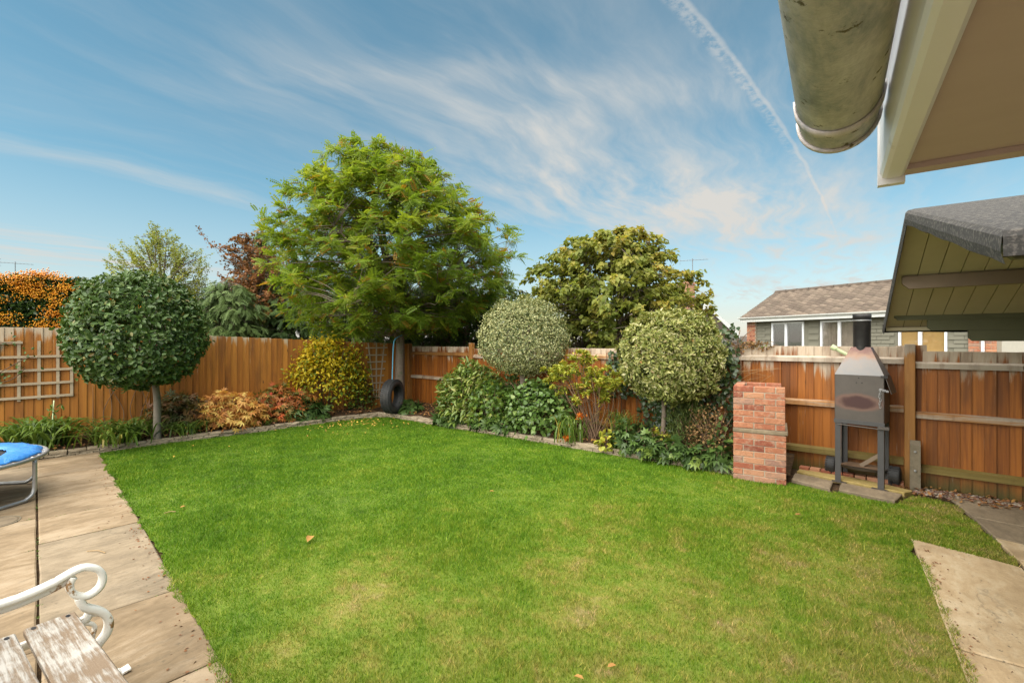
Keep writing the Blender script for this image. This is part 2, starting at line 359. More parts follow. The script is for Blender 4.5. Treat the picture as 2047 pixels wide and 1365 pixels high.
def build_special():
    # brick: colour changes brick by brick
    m, t, b = newmat('old_red_brick'); v = coords(t, 'Object', 40); r = t.new('ShaderNodeObjectInfo').outputs['Random']
    c = t.ramp(r, [(.0, (.20, .06, .04)), (.2, (.30, .10, .06)), (.5, (.37, .15, .085)), (.75, (.43, .21, .12)), (.92, (.36, .21, .15)), (1, (.25, .14, .11))])
    n = t.noise(v, 16, 7, .68); c2 = t.mix(t.math('MULTIPLY', t.step(n, .45, .72), .6), (0, 0, 0), (.52, .27, .16)); t.l.new(c, c2.node.inputs[1])
    c3a = t.mix(t.math('MULTIPLY', t.step(t.noise(v, 30, 5, .7), .6, .72), .6), (0, 0, 0), (.12, .05, .035)); t.l.new(c2, c3a.node.inputs[1])
    c3 = t.mix(t.math('MULTIPLY', t.step(t.noise(coords(t, 'Object', 9), 11, 7, .72), .52, .66), .55), (0, 0, 0), (.36, .27, .20)); t.l.new(c3a, c3.node.inputs[1])
    setin(t, b, 'Base Color', c3); setin(t, b, 'Roughness', .92); setin(t, b, 'Specular IOR Level', .15); bump(t, b, t.math('ADD', t.noise(v, 50, 6, .65), t.noise(v, 9, 3)), .9, .01); M['brick'] = m
    # smoker: brown-grey painted steel with a scorched oval and a heat-bleached hood
    m, t, b = newmat('heat_marked_steel'); o = t.new('ShaderNodeTexCoord').outputs['Object']; n = t.noise(o, 9, 6, .6)
    c = t.mix(n, (.062, .052, .045), (.105, .088, .076))
    s = t.new('ShaderNodeSeparateXYZ', ins={0: o})
    dx = t.math('DIVIDE', t.math('ADD', s.outputs[0], .01), .20); dz = t.math('DIVIDE', t.math('SUBTRACT', s.outputs[2], .93), .085)
    q = t.math('ADD', t.math('ADD', t.math('MULTIPLY', dx, dx), t.math('MULTIPLY', dz, dz)), t.math('MULTIPLY', t.math('SUBTRACT', t.noise(o, 7, 5), .5), 1.1))
    c1 = t.mix(t.math('SUBTRACT', 1.0, t.step(q, .75, 1.8)), (0, 0, 0), (.15, .085, .065)); t.l.new(c, c1.node.inputs[1])
    c2 = t.mix(t.math('SUBTRACT', 1.0, t.step(q, .35, .95)), (0, 0, 0), (.055, .022, .02)); t.l.new(c1, c2.node.inputs[1])
    setin(t, b, 'Base Color', c2); setin(t, b, 'Roughness', .5); setin(t, b, 'Metallic', .25); bump(t, b, t.noise(o, 40, 4), .1, .003); M['steel'] = m
    m, t, b = newmat('bleached_hood_steel'); o = t.new('ShaderNodeTexCoord').outputs['Object']; s = t.new('ShaderNodeSeparateXYZ', ins={0: o})
    h = t.math('ADD', s.outputs[2], t.math('MULTIPLY', t.math('SUBTRACT', t.noise(o, 8, 6, .65), .5), .22))
    c = t.ramp(t.math('DIVIDE', t.math('SUBTRACT', h, 1.25), .34), [(.0, (.19, .185, .183)), (.38, (.22, .20, .19)), (.58, (.27, .17, .12)), (.78, (.17, .09, .075)), (.95, (.10, .045, .04))])
    c1 = t.mix(t.math('MULTIPLY', t.step(t.noise(o, 26, 5, .7), .5, .75), .35), (0, 0, 0), (.30, .21, .15)); t.l.new(c, c1.node.inputs[1])
    setin(t, b, 'Base Color', c1); setin(t, b, 'Roughness', .55); setin(t, b, 'Metallic', .3); M['hood'] = m
    M['flue'] = plain('black_flue', (.022, .020, .020), .5, .3, 20, .15, metal=.2, dirt=(.07, .06, .055), dscale=8)
    # peeling white bench slats
    m, t, b = newmat('peeling_white_slat'); v = coords(t, 'Object', 9); n = t.noise(t.mapping(v, (5, 70, 40)), 1, 8, .7, .15)
    big = t.noise(v, 6, 5, .6)
    k = t.step(t.math('ADD', t.math('MULTIPLY', n, .55), t.math('MULTIPLY', big, .5)), .46, .60)
    c = t.mix(k, (.22, .155, .10), (.47, .44, .40)); c2 = t.mix(t.math('MULTIPLY', t.step(t.noise(v, 34, 6, .7), .5, .7), .5), (0, 0, 0), (.36, .29, .22)); t.l.new(c, c2.node.inputs[1])
    setin(t, b, 'Base Color', c2); setin(t, b, 'Roughness', .85); bump(t, b, t.math('ADD', k, n), .5, .004); M['slat'] = m
    # blue trampoline pad
    m, t, b = newmat('creased_blue_vinyl'); v = coords(t); n = t.noise(t.mapping(v, (5, 5, 5)), 1, 5, .6, 1.5)
    setin(t, b, 'Base Color', t.mix(n, (.02, .135, .42), (.05, .25, .62))); setin(t, b, 'Roughness', .38); bump(t, b, n, .8, .03); M['blue'] = m
    # gutter: grey plastic under lichen
    m, t, b = newmat('lichen_grey_gutter'); v = coords(t); n = t.noise(t.mapping(v, (1, .42, 1)), 13, 10, .74, .3)
    c = t.ramp(n, [(.34, (.30, .29, .30)), (.43, (.43, .42, .425)), (.49, (.56, .51, .50)), (.64, (.74, .68, .66))])
    c2 = t.mix(t.step(t.noise(v, 26, 6, .7), .6, .66), (0, 0, 0), (.13, .10, .05)); t.l.new(c, c2.node.inputs[1])
    setin(t, b, 'Base Color', c2); setin(t, b, 'Roughness', .75); bump(t, b, t.math('ADD', n, t.noise(v, 60, 4)), .6, .004); M['gutter'] = m
    m, t, b = newmat('cream_soffit_paint'); v = coords(t); n = t.noise(t.mapping(v, (2, 7, 2), rot=(0, 0, .2)), 2, 5, .55)
    setin(t, b, 'Base Color', t.mix(n, (.47, .345, .315), (.56, .43, .395))); setin(t, b, 'Roughness', .6); M['soffit'] = m
    M['fascia'] = plain('white_pvc_fascia', (.82, .80, .80), .35, .05, 4, 0, dirt=(.40, .33, .24), dscale=9, dlo=.6, dhi=.8)
    M['render'] = plain('cream_render', (.55, .50, .42), .9, .1, 8, .3)
    # roof tiles
    m, t, b = newmat('brown_concrete_tiles'); a = t.new('ShaderNodeAttribute', attribute_name='var').outputs['Fac']; v = coords(t, 'Generated')
    c = t.ramp(a, [(0, (.085, .063, .048)), (.5, (.12, .09, .068)), (1, (.165, .125, .094))]); c2 = t.mix(t.step(t.noise(v, 24, 6, .7), .52, .7), (0, 0, 0), (.07, .06, .04)); t.l.new(c, c2.node.inputs[1])
    setin(t, b, 'Base Color', c2); setin(t, b, 'Roughness', .95); M['tiles'] = m
    # window glass
    m, t, b = newmat('window_glass'); setin(t, b, 'Base Color', (.02, .025, .022)); setin(t, b, 'Roughness', .04); setin(t, b, 'Specular IOR Level', .8); M['glass'] = m
    m, t, b = newmat('clear_glass'); gl = t.new('ShaderNodeBsdfGlossy', ins={'Roughness': .03}); tp = t.new('ShaderNodeBsdfTransparent'); mx = t.new('ShaderNodeMixShader', ins={0: .18, 1: tp.outputs[0], 2: gl.outputs[0]}); t.l.new(mx.outputs[0], t.out.inputs[0]); M['clear'] = m
    # soil with leaf crumbs
    m, t, b = newmat('dark_soil'); v = coords(t, 'Object'); n = t.noise(v, 14, 9, .7)
    c = t.ramp(n, [(.3, (.03, .02, .013)), (.5, (.075, .048, .028)), (.68, (.15, .09, .045))]); setin(t, b, 'Base Color', c); setin(t, b, 'Roughness', 1); setin(t, b, 'Specular IOR Level', .1); bump(t, b, t.noise(v, 50, 6, .7), 1, .03); M['soil'] = m
    # turf under the blades and the blades themselves
    def turf(name, amt, blade):
        m, t, b = newmat(name); p = t.new('ShaderNodeNewGeometry').outputs['Position']; s = t.new('ShaderNodeSeparateXYZ', ins={0: p})
        big = t.noise(p, .9, 4, .55); mid = t.noise(p, 3.4, 5, .62); fine = t.noise(p, 13, 4, .6)
        # worn towards the path and the house side
        wear = t.math('ADD', t.math('MULTIPLY', t.math('ADD', s.outputs[0], 3.0), .040), t.math('MULTIPLY', t.math('SUBTRACT', 3.0, s.outputs[1]), .022))
        wear = t.math('MINIMUM', t.math('MAXIMUM', wear, -.05), .12)
        k = t.math('ADD', t.math('ADD', t.math('MULTIPLY', big, .34), t.math('MULTIPLY', mid, .40)), t.math('ADD', t.math('MULTIPLY', fine, .26), wear))
        c = t.ramp(k, [(.33, (.062, .148, .006)), (.46, (.112, .228, .009)), (.55, (.165, .262, .016)), (.63, (.27, .285, .045)), (.72, (.37, .295, .12))])
        if blade:
            a = t.new('ShaderNodeAttribute', attribute_name='var').outputs['Fac']
            c2 = t.ramp(a, [(0, (.45, .6, .4)), (.5, (1, 1, 1)), (.86, (1.25, 1.2, 1.1)), (.93, (2.3, 1.6, 3.0))]); c = t.mix(1.0, (1, 1, 1), (1, 1, 1), 'MULTIPLY'); nd = c.node
            t.l.new([n for n in t.n if n.bl_idname == 'ShaderNodeValToRGB'][0].outputs[0], nd.inputs[1]); t.l.new(c2, nd.inputs[2])
            tr = t.new('ShaderNodeBsdfTranslucent'); t.l.new(c, tr.inputs[0]); mx = t.new('ShaderNodeMixShader', ins={0: .3, 1: b.outputs[0], 2: tr.outputs[0]}); t.l.new(mx.outputs[0], t.out.inputs[0])
        else:
            c0 = c; c = t.mix(.45, (0, 0, 0), (.10, .085, .03)); t.l.new(c0, c.node.inputs[1])
        setin(t, b, 'Base Color', c); setin(t, b, 'Roughness', .6); setin(t, b, 'Specular IOR Level', .25)
        return m
    M['turf'] = turf('turf_thatch', .5, False); M['blade'] = turf('grass_blade', 1, True)
    M['ground'] = plain('rough_grass_ground', (.095, .09, .055), .95, .4, .6, .2)
    m, t, b = newmat('pebbles'); a = t.new('ShaderNodeAttribute', attribute_name='var').outputs['Fac']
    setin(t, b, 'Base Color', t.ramp(a, [(0, (.10, .06, .05)), (.35, (.26, .15, .12)), (.6, (.34, .25, .17)), (.85, (.40, .33, .25)), (1, (.5, .45, .38))])); setin(t, b, 'Roughness', .7); M['pebble'] = m
    m, t, b = newmat('fallen_leaf_litter'); a = t.new('ShaderNodeAttribute', attribute_name='var').outputs['Fac']
    setin(t, b, 'Base Color', t.ramp(a, [(0, (.13, .05, .02)), (.4, (.26, .11, .035)), (.7, (.40, .22, .05)), (1, (.60, .40, .05))])); setin(t, b, 'Roughness', .8); M['litter'] = m
build_special()
# ------------------------------------------------------------------ the setting
def L_edge(Y):  return -8.9+.155*(Y-1.9)          # foot of the left stone edging
def B_edge(X):  return 6.44-.05*(X+6.4)           # foot of the back stone edging
def L_fence(Y): return -9.95+.228*(Y-1.6)
def B_fence(X): return 7.66-.0869*(X+8.57)
PD = Vector((-.9894, .145)); PN = Vector((.145, .9894))        # patio row direction and the way to the lawn
def PP(u, v): return Vector((-2.37, 1.02))+PD*u+PN*v
g = MB(); g.add([(-1500,-1500,-.12),(1500,-1500,-.12),(1500,1500,-.12),(-1500,1500,-.12)], [(0,1,2,3)])
tag(g.build('ground', M['ground']), kind='structure')
# lawn outline, wavering where the turf meets the paving
_vt = np.random.default_rng(77).uniform(-1, 1, 4000)
def vn(x, f, s=0):
    x = x*f+1000+s*97; i = int(math.floor(x)); t = x-i; t = t*t*(3-2*t); return _vt[i % 4000]*(1-t)+_vt[(i+1) % 4000]*t
def lawn_poly():
    P = []
    for k in range(260):                       # along the patio, right to left
        u = -3.0+9.55*k/259; p = PP(u, -.03+.05*vn(u, 1.3)+.035*vn(u, 4.7, 1)+.024*vn(u, 13, 2)+.016*vn(u, 31, 3)); P.append((p.x, p.y))
    P.append((L_edge(2.05)+.02, 2.05))
    for k in range(1, 12):
        Y = 2.05+4.1*k/11; P.append((L_edge(Y), Y))
    P += [(-8.12, 6.42), (-7.9, 6.5), (-7.4, 6.5)]
    for k in range(14):
        X = -7.0+5.95*k/13; P.append((X, B_edge(X)))
    P += [(-1.0, 6.02), (-.72, 6.0), (-.46, 6.06), (-.42, 6.22), (-.02, 6.07), (.05, 6.12), (.50, 6.0), (.68, 6.45), (.86, 6.42)]
    for k in range(10):
        P.append((1.0+.025*math.sin(k*2.1)+.012*k, 6.3-1.24*k/9))
    P += [(1.12, 5.0), (1.1, 4.84), (.80, 4.90), (.56, 4.98)]
    for k in range(150):
        Y = 4.95-4.4*k/149; P.append((.53+.04*vn(Y, 1.5, 4)+.03*vn(Y, 5.3, 5)+.024*vn(Y, 14, 6)+.014*vn(Y, 33, 7), Y))
    return P
LP = lawn_poly()
def inside(px, py, poly):
    px = np.asarray(px); py = np.asarray(py); r = np.zeros(px.shape, bool); n = len(poly)
    for i in range(n):
        x1, y1 = poly[i]; x2, y2 = poly[i-1]
        c = ((y1 > py) != (y2 > py)) & (px < (x2-x1)*(py-y1)/(y2-y1+1e-12)+x1); r ^= c
    return r
from mathutils.geometry import tessellate_polygon
lm = MB(); lm.add([(x, y, 0) for x, y in LP], tessellate_polygon([[Vector((x, y, 0)) for x, y in LP]]))
me = lm.mesh('lawn', M['turf'])
if me.polygons[0].normal.z < 0: me.flip_normals()
tag(link('lawn', me), kind='structure')
# mown grass
def grass():
    def cand(n, box): return rng.uniform(box[0], box[1], n), rng.uniform(box[2], box[3], n)
    xs = []; ys = []
    for n, box in ((1500000, (-9.2, 1.3, .4, 6.7)),):
        x, y = cand(n, box); d = -x*.578*1+y*.816; lat = x*.816+y*.578
        keep = inside(x, y, LP) & (d > 1.2) & (np.abs(lat) < d*1.22+.5)
        pr = np.clip((3.3/np.maximum(d, .5))**1.15, .32, 1.0)
        keep &= rng.random(n) < pr; xs.append(x[keep]); ys.append(y[keep])
    x = np.concatenate(xs); y = np.concatenate(ys); n = len(x); d = -x*.578+y*.816
    h = rng.uniform(.010, .034, n)*(1+.3*np.sin(x*2.1+1)*np.sin(y*2.7)+.25*np.sin(x*9+np.sin(y*7)*2)*np.sin(y*11+np.sin(x*8)))*np.where(rng.random(n) < .02, 1.7, 1); wd = rng.uniform(.0012, .0024, n)*np.clip(d/2.6, 1, 3.2)
    a = rng.uniform(0, 2*np.pi, n); ln = rng.uniform(.1, 1.1, n)*h; b = rng.uniform(0, 2*np.pi, n)
    vv = (x+2.37)*.145+(y-1.02)*.9894; zb = np.where((vv < 0) | ((x > .53) & (y < 5.0)), .010, -.003)
    V = np.empty((n, 3, 3), np.float32)
    V[:, 0] = np.stack([x-np.cos(a)*wd, y-np.sin(a)*wd, zb], 1)
    V[:, 1] = np.stack([x+np.cos(a)*wd, y+np.sin(a)*wd, zb], 1)
    V[:, 2] = np.stack([x+np.cos(b)*ln, y+np.sin(b)*ln, zb+h], 1)
    me = me_np('grass', V.reshape(-1, 3), np.arange(3*n).reshape(n, 3), M['blade'], {'var': np.repeat(rng.random(n), 3)})
    tag(link('grass', me), 'short mown grass blades of the lawn', 'grass', kind='stuff')
grass()
# soil of the beds, raised behind the edging
def bed(name, inner, outer, z0, z1, amp=.03):
    nx = len(inner); ny = 8; V = []; F = []
    for i in range(nx):
        for j in range(ny):
            t = j/(ny-1); x = inner[i][0]*(1-t)+outer[i][0]*t; y = inner[i][1]*(1-t)+outer[i][1]*t
            V.append((x, y, z0+(z1-z0)*t+amp*(math.sin(x*5+y*3)+math.sin(x*11-y*7))*.5*(1 if 0 < j else 0)))
    for i in range(nx-1):
        for j in range(ny-1): F.append((i*ny+j, i*ny+j+1, (i+1)*ny+j+1, (i+1)*ny+j))
    m = MB().add(V, F).mesh(name, M['soil'], True)
    if m.polygons[0].normal.z < 0: m.flip_normals()
    return tag(link(name, m), kind='structure')
ys = np.linspace(.9, 6.5, 30)
bed('flower_bed', [(L_edge(y)-.03, y) for y in ys], [(L_fence(y)+.02, y) for y in ys], .085, .17)
xs = np.linspace(-8.6, -.42, 40)
bed('flower_bed', [(x, B_edge(max(x, -7.9))+.05 if x < -1.0 else 6.2) for x in xs], [(x, B_fence(x)-.02) for x in xs], .088, .2)
bed('soil_strip', [(x, 6.0 if x < .9 else 6.4) for x in np.linspace(-.6, 1.7, 14)], [(x, B_fence(x)+.3) for x in np.linspace(-.6, 1.7, 14)], -.004, -.012, .012)
# ------------------------------------------------------------------ stacked stone edging
def stone_mesh(k):
    r = random.Random(k); V = []; F = []
    for z in (0, 1):
        for (x, y) in ((-.5, -.5), (-.18, -.5), (.2, -.5), (.5, -.5), (.5, .5), (.15, .5), (-.2, .5), (-.5, .5)):
            s = 1-.10*r.random()-(.05 if z else 0); V.append((x*(1-.04*r.random()), y*s+r.uniform(-.05, .05), z-.12*r.random()*z+.06*r.random()*(1-z)))
    F = [tuple(range(7, -1, -1)), tuple(range(8, 16))]+[(i, (i+1) % 8, 8+(i+1) % 8, 8+i) for i in range(8)]
    return MB().add(V, F).mesh('stone', M['edging'])
SM = [stone_mesh(k) for k in range(14)]
def edging(name, label, path, courses, hs, wid):
    root = thing(name, label, 'edging', (*path[0], 0))
    P = [Vector(p) for p in path]; seg = [(P[i+1]-P[i]).length for i in range(len(P)-1)]; T = sum(seg)
    def pt(s):
        for i, l in enumerate(seg):
            if s <= l or i == len(seg)-1: return P[i].lerp(P[i+1], s/l), (P[i+1]-P[i]).normalized()
            s -= l
    z = 0; r = random.Random(len(path)+7)
    for c in range(courses):
        s = -r.random()*.1
        while s < T:
            ln = r.uniform(.11, .26)*(1.35 if c == courses-1 else 1); p, d = pt(max(0, min(T, s+ln/2)))
            o = link('stone', r.choice(SM), root); nrm = Vector((-d.y, d.x))
            q = p-P[0]+nrm*r.uniform(-.015, .015)
            o.location = (q.x, q.y, z+r.uniform(-.003, .003)); o.scale = (ln-.008, wid*r.uniform(.85, 1.1), hs*(1.2 if c == courses-1 else 1)*r.uniform(.8, 1.05))
            o.rotation_euler = (r.uniform(-.03, .03), r.uniform(-.03, .03), math.atan2(d.y, d.x)+r.uniform(-.05, .05)); s += ln
        z += hs
    return root
edging('stone_edging', 'low stacked stone edging along the bed below the fence with the square trellis', [(L_edge(.95)-.06, .95), (L_edge(2.0)-.06, 2.0), (L_edge(4)-.06, 4), (L_edge(5.9)-.06, 5.9), (-8.2, 6.35)], 3, .031, .13)
edging('stone_edging', 'low stacked stone edging running from the tyre swing corner to the brick barbecue', [(-8.12, 6.48), (-7.85, 6.56), (-7.3, B_edge(-7.3)+.06), (-4, B_edge(-4)+.06), (-1.06, B_edge(-1.06)+.03)], 3, .031, .13)
# ------------------------------------------------------------------ paving
def slab_obj(poly, parent, mt, z1=.03, th=.05, seed=0, gap=.005, base=None, chip=.006):
    """one paving slab with a slightly chipped outline and worn top edge"""
    r = random.Random(seed); n = len(poly); cx = sum(p[0] for p in poly)/n; cy = sum(p[1] for p in poly)/n; out = []
    for i in range(n):
        a = Vector(poly[i]); b = Vector(poly[(i+1) % n]); k = 5
        for j in range(k):
            p = a.lerp(b, j/k); c = Vector((cx, cy)); dr = (c-p).normalized()
            p = p+dr*(gap+ (chip*r.random() if j else chip*1.2)); out.append((p.x-cx, p.y-cy))
    m = len(out); V = [(x, y, z1-th) for x, y in out]+[(x, y, z1-.006+r.uniform(-.001, .001)) for x, y in out]+[(x*(1-.010/max(.1, math.hypot(x, y))), y*(1-.010/max(.1, math.hypot(x, y))), z1) for x, y in out]
    F = [tuple(range(2*m, 3*m))]
    for q in range(2):
        for i in range(m): j = (i+1) % m; F.append((q*m+i, q*m+j, q*m+m+j, q*m+m+i))
    me = MB().add(V, F).mesh('slab', mt)
    if me.polygons[0].normal.z < 0: me.flip_normals()
    o = link('slab', me, parent, (cx-parent.location.x, cy-parent.location.y, 0)); return o
pat = tag(bpy.data.objects.new('patio', MB().add([(p[0], p[1], -.014) for p in [PP(-3.6, .12), PP(6.45, .12), PP(7.2, -4.2), PP(-3.6, -4.2)]], [(0, 1, 2, 3)]).mesh('patio', M['soil'])), kind='structure'); COL.objects.link(pat)
rows = [(0, -.65, [7.05, 6.6, 6.0, 5.42, 4.36, 3.55, 2.82, 1.2, .22, -.7, -1.6, -2.4, -3.0]),
        (-.65, -1.27, [7.1, 6.2, 5.3, 4.5, 3.62, 2.7, 1.9, 1.0, .1, -.8, -1.7, -2.6, -3.3]),
        (-1.27, -1.88, [7.1, 6.5, 5.6, 4.7, 3.8, 2.9, 2.0, 1.1, .2, -.7, -1.6, -2.5, -3.4]),
        (-1.88, -2.8, [7.1, 6.1, 5.1, 4.1, 3.1, 2.1, 1.1, .1, -.9, -1.9, -2.9])]
sk = 0
for (v0, v1, us) in rows:
    for a, b in zip(us[:-1], us[1:]):
        sk += 1; q = [PP(b, v1), PP(b, v0), PP(a, v0), PP(a, v1)]
        slab_obj([(p.x, p.y) for p in q], pat, M['slab'] if sk % 7 else M['slab_grey'], .014+random.uniform(-.002, .002), seed=sk)
path = tag(bpy.data.objects.new('garden_path', MB().add([(.42, -.3, -.016), (3.2, -.3, -.016), (3.2, 6.6, -.016), (.42, 6.6, -.016)], [(0, 1, 2, 3)]).mesh('garden_path', M['soil'])), kind='structure'); COL.objects.link(path)
for poly, mt in [([(.52, 3.36), (1.11, 3.36), (1.115, 4.84), (.52, 5.03)], 'slab_pale'), ([(.53, 2.2), (1.11, 2.2), (1.11, 3.36), (.52, 3.36)], 'slab_pale'), ([(.53, 1.1), (1.11, 1.1), (1.11, 2.2), (.53, 2.2)], 'slab_pale'), ([(.53, .3), (1.11, .3), (1.11, 1.1), (.53, 1.1)], 'slab'),
                 ([(1.125, 4.1), (1.72, 4.1), (1.72, 4.85), (1.125, 4.98)], 'slab_pale'), ([(1.115, 4.99), (1.75, 4.86), (1.75, 5.24), (1.09, 5.44)], 'slab_pale'), ([(1.09, 5.45), (1.75, 5.25), (1.75, 5.82), (1.05, 5.96)], 'slab_grey'), ([(1.05, 5.97), (1.75, 5.83), (1.75, 6.56), (.97, 6.66)], 'slab_grey'),
                 ([(1.125, 3.1), (1.72, 3.1), (1.72, 4.1), (1.125, 4.1)], 'slab'), ([(1.125, 2.1), (1.72, 2.1), (1.72, 3.1), (1.125, 3.1)], 'slab')]:
    sk += 1; slab_obj(poly, path, M[mt], .014, seed=sk)
hard = tag(bpy.data.objects.new('slab_footing', MB().add([(-.44, 6.25, -.005), (0, 6.1, -.005), (.5, 6.03, -.005), (.66, 6.45, -.005), (.2, 6.9, -.005), (-.4, 6.9, -.005)], [(0, 1, 2, 3, 4, 5)]).mesh('slab_footing', M['soil'])), kind='structure'); COL.objects.link(hard)
for poly, mt, z in [([(-.42, 6.26), (-.03, 6.09), (-.0, 6.47), (-.40, 6.60)], 'slab_grey', .034), ([(.03, 6.12), (.51, 6.01), (.60, 6.33), (.06, 6.45)], 'slab_grey', .036), ([(-.39, 6.63), (.62, 6.36), (.70, 6.50), (.1, 6.78), (-.36, 6.86)], 'slab_yellow', .045)]:
    sk += 1; slab_obj(poly, hard, M[mt], z, seed=sk)
mh = thing('manhole_cover', 'round grey metal inspection cover set into the patio slabs', 'manhole cover', (-6.18, .64, .014))
MB().lathe([(0, .006), (.155, .006), (.162, 0), (.162, -.01)], 32).build('lid', M['slab_grey'], mh)
MB().lathe([(.168, -.01), (.168, .005), (.178, .005), (.18, -.01)], 32).build('rim', M['concrete'], mh)
# ------------------------------------------------------------------ fences
def board_mesh(h, w_, seed):
    r = random.Random(seed); k = .0015
    m = MB(); t0, t1 = .006, .013
    V = [(-w_/2, -t0, 0), (w_/2, -t1, 0), (w_/2, 0, 0), (-w_/2, 0, 0)]; dz = r.uniform(-.0015, .0015)
    V = V+[(x, y, h-.004+dz) for x, y, z in V]+[(x*.97, y*.8-.0012, h+dz) for x, y, z in V]
    F = [(0, 3, 2, 1), (8, 9, 10, 11)]
    for q in range(2):
        for i in range(4): j = (i+1) % 4; F.append((q*4+i, q*4+j, q*4+4+j, q*4+4+i))
    return m.add(V, F)
# left fence: close boards towards us
lf = thing('wooden_fence', 'orange stained close-board fence with square trellis behind the round clipped bush', 'fence', (L_fence(1), 1, 0))
Ld = Vector((.2223, .975)); s = -.9; i = 0
bm_cache = {}
while True:
    p = Vector((L_fence(1), 1))+Ld*s
    if p.y > 7.6: break
    top = 1.865-.0425*(p.y-1.1) if p.y > 1.9 else 1.862
    pitch = random.choice([.098, .1, .104])
    key = (round(top/.01), i % 3)
    if key not in bm_cache: bm_cache[key] = board_mesh(key[0]*.01, .118, i).mesh('board', M['left_board'])
    o = link('board', bm_cache[key], lf, (p.x-lf.location.x+random.uniform(-.002, .002), p.y-1, 0), (0, 0, math.atan2(Ld.y, Ld.x)-.04))
    s += pitch; i += 1
for yy_ in (1.9, 4.55, 7.2):
    MB().cbox((-.05, -.05, 0), (.05, .05, 1.55), .006).build('post', M['post'], lf, (L_fence(yy_)-lf.location.x-.09, yy_-1, 0))
for zz in (.35, .95, 1.5):
    a = Vector((L_fence(.2)-.05, .2)); b = Vector((L_fence(7.4)-.05, 7.4)); c = (a+b)/2
    MB().box((-3.7, -.02, 0), (3.7, .02, .08)).build('rail', M['rail'], lf, (c.x-lf.location.x, c.y-1, zz), (0, 0, math.atan2(Ld.y, Ld.x)))
# back fence: rails and posts on our side
bf = thing('wooden_fence', 'brown weathered fence with horizontal rails and posts behind the brick barbecue', 'fence', (0, B_fence(0), 0))
Bd = Vector((1, -.0869)).normalized(); ba = math.atan2(Bd.y, Bd.x)
posts = [-8.46, -6.32, -3.95, -1.62, .70, 2.95]
bays = [(1.535, .80, .12, 1.36), (1.50, .80, .2, 1.33), (1.53, .83, .25, 1.38), (1.59, .865, .27, 1.42), (1.54, .815, .215, 1.375)]
def bp(x): return (x, B_fence(x)-bf.location.y)
for bi in range(5):
    x0, x1 = posts[bi], posts[bi+1]; top, zm, zb, zt = bays[bi]
    x = x0; j = 0
    while x < x1-.02:
        tp = top+(.012 if bi == 3 and x > x1-.12 else 0)
        key = ('b', round(tp, 3), j % 4)
        if key not in bm_cache: bm_cache[key] = board_mesh(tp+.1, .106, j+50).mesh('board', M['back_board'])
        o = link('board', bm_cache[key], bf, (bp(x)[0], bp(x)[1]+.03+random.uniform(-.002, .002), -.1), (random.uniform(-.003, .003), 0, ba-.05)); x += random.uniform(.086, .096); j += 1
    for zz, mt, hh in ((zt, 'rail_grey' if bi > 2 else 'rail', .075), (zm, 'rail', .075), (zb, 'rail_green' if bi > 2 else 'rail', .085)):
        ln = x1-x0-.09; c = (x0+x1)/2; k = .012
        rm = MB(); V = []
        for xx in (-ln/2, ln/2): V += [(xx, -.045, 0), (xx, -.045, hh*.72), (xx, 0, hh), (xx, 0, 0)]
        rm.add(V, [(0, 1, 2, 3), (7, 6, 5, 4), (0, 4, 5, 1), (1, 5, 6, 2), (2, 6, 7, 3), (3, 7, 4, 0)])
        rm.build('rail', M[mt], bf, (c, bp(c)[1]+.014, zz-hh*.36), (0, 0, ba))
    c = (x0+x1)/2
    MB().box((-(x1-x0)/2+.05, -.012, 0), ((x1-x0)/2-.05, .012, .15)).build('gravel_board', M['rail_green'], bf, (c, bp(c)[1]+.055, -.03), (0, 0, ba))
for k, x in enumerate(posts):
    h = 1.62 if k else 1.60
    MB().cbox((-.047, -.047, -.1), (.047, .047, h), .006).build('post', M['post'], bf, (x, bp(x)[1]-.03, 0), (0, 0, ba))
MB().box((-.05, -.006, 0), (.05, .006, 1.66)).build('board', M['back_board'], bf, (.80, bp(.8)[1]+.028, -.05), (0, 0, ba))
cp = thing('concrete_spur', 'concrete repair spur bolted to the foot of a fence post', 'fence post', (.735, B_fence(.72)-.125, 0), ba)
m = MB(); V = [(-.045, -.04, -.1), (.045, -.04, -.1), (.045, .035, -.1), (-.045, .035, -.1), (-.045, -.04, .50), (.045, -.04, .50), (.045, .035, .545), (-.045, .035, .545)]
m.add(V, [(0, 3, 2, 1), (4, 5, 6, 7), (0, 1, 5, 4), (1, 2, 6, 5), (2, 3, 7, 6), (3, 0, 4, 7)]).build('spur', M['concrete'], cp)
for z in (.22, .43): MB().lathe([(0, .018), (.01, .016), (.014, 0)], 10, Matrix.Translation((0, -.04, z)) @ Matrix.Rotation(R(90), 4, 'X')).build('bolt', M['galv'], cp)
# ------------------------------------------------------------------ brick barbecue
bq = thing('brick_barbecue', 'tall red brick barbecue with a stone shelf, open on the side facing the smoker', 'barbecue', (-.99, 6.0, 0), R(5))
bricks = {}
def brick(L_, D_, H_):
    k = (L_, D_, H_, random.randint(0, 2))
    if k not in bricks: bricks[k] = MB().cbox((-L_/2, -D_/2, 0), (L_/2, D_/2, H_), .004).mesh('brick', M['brick'])
    return bricks[k]
def wall_course(x0, x1, y0, y1, z, offset, along, keep=lambda a: True):
    a0, a1 = (x0, x1) if along == 'x' else (y0, y1); a = a0-offset
    while a < a1-.01:
        b = min(a+.213, a1); s_ = max(a, a0)
        if b-s_ > .03:
            L_ = round(b-s_, 3); c = (s_+b)/2
            o = link('brick', brick(L_, .103, .065), bq)
            o.location = (c, (y0+y1)/2, z) if along == 'x' else ((x0+x1)/2, c, z)
            o.rotation_euler = (random.uniform(-.006, .006), random.uniform(-.006, .006), (0 if along == 'x' else R(90))+random.uniform(-.008, .008)); o.location.y += random.uniform(-.003, .003)
        a += .223
zc_ = .0; courses = []
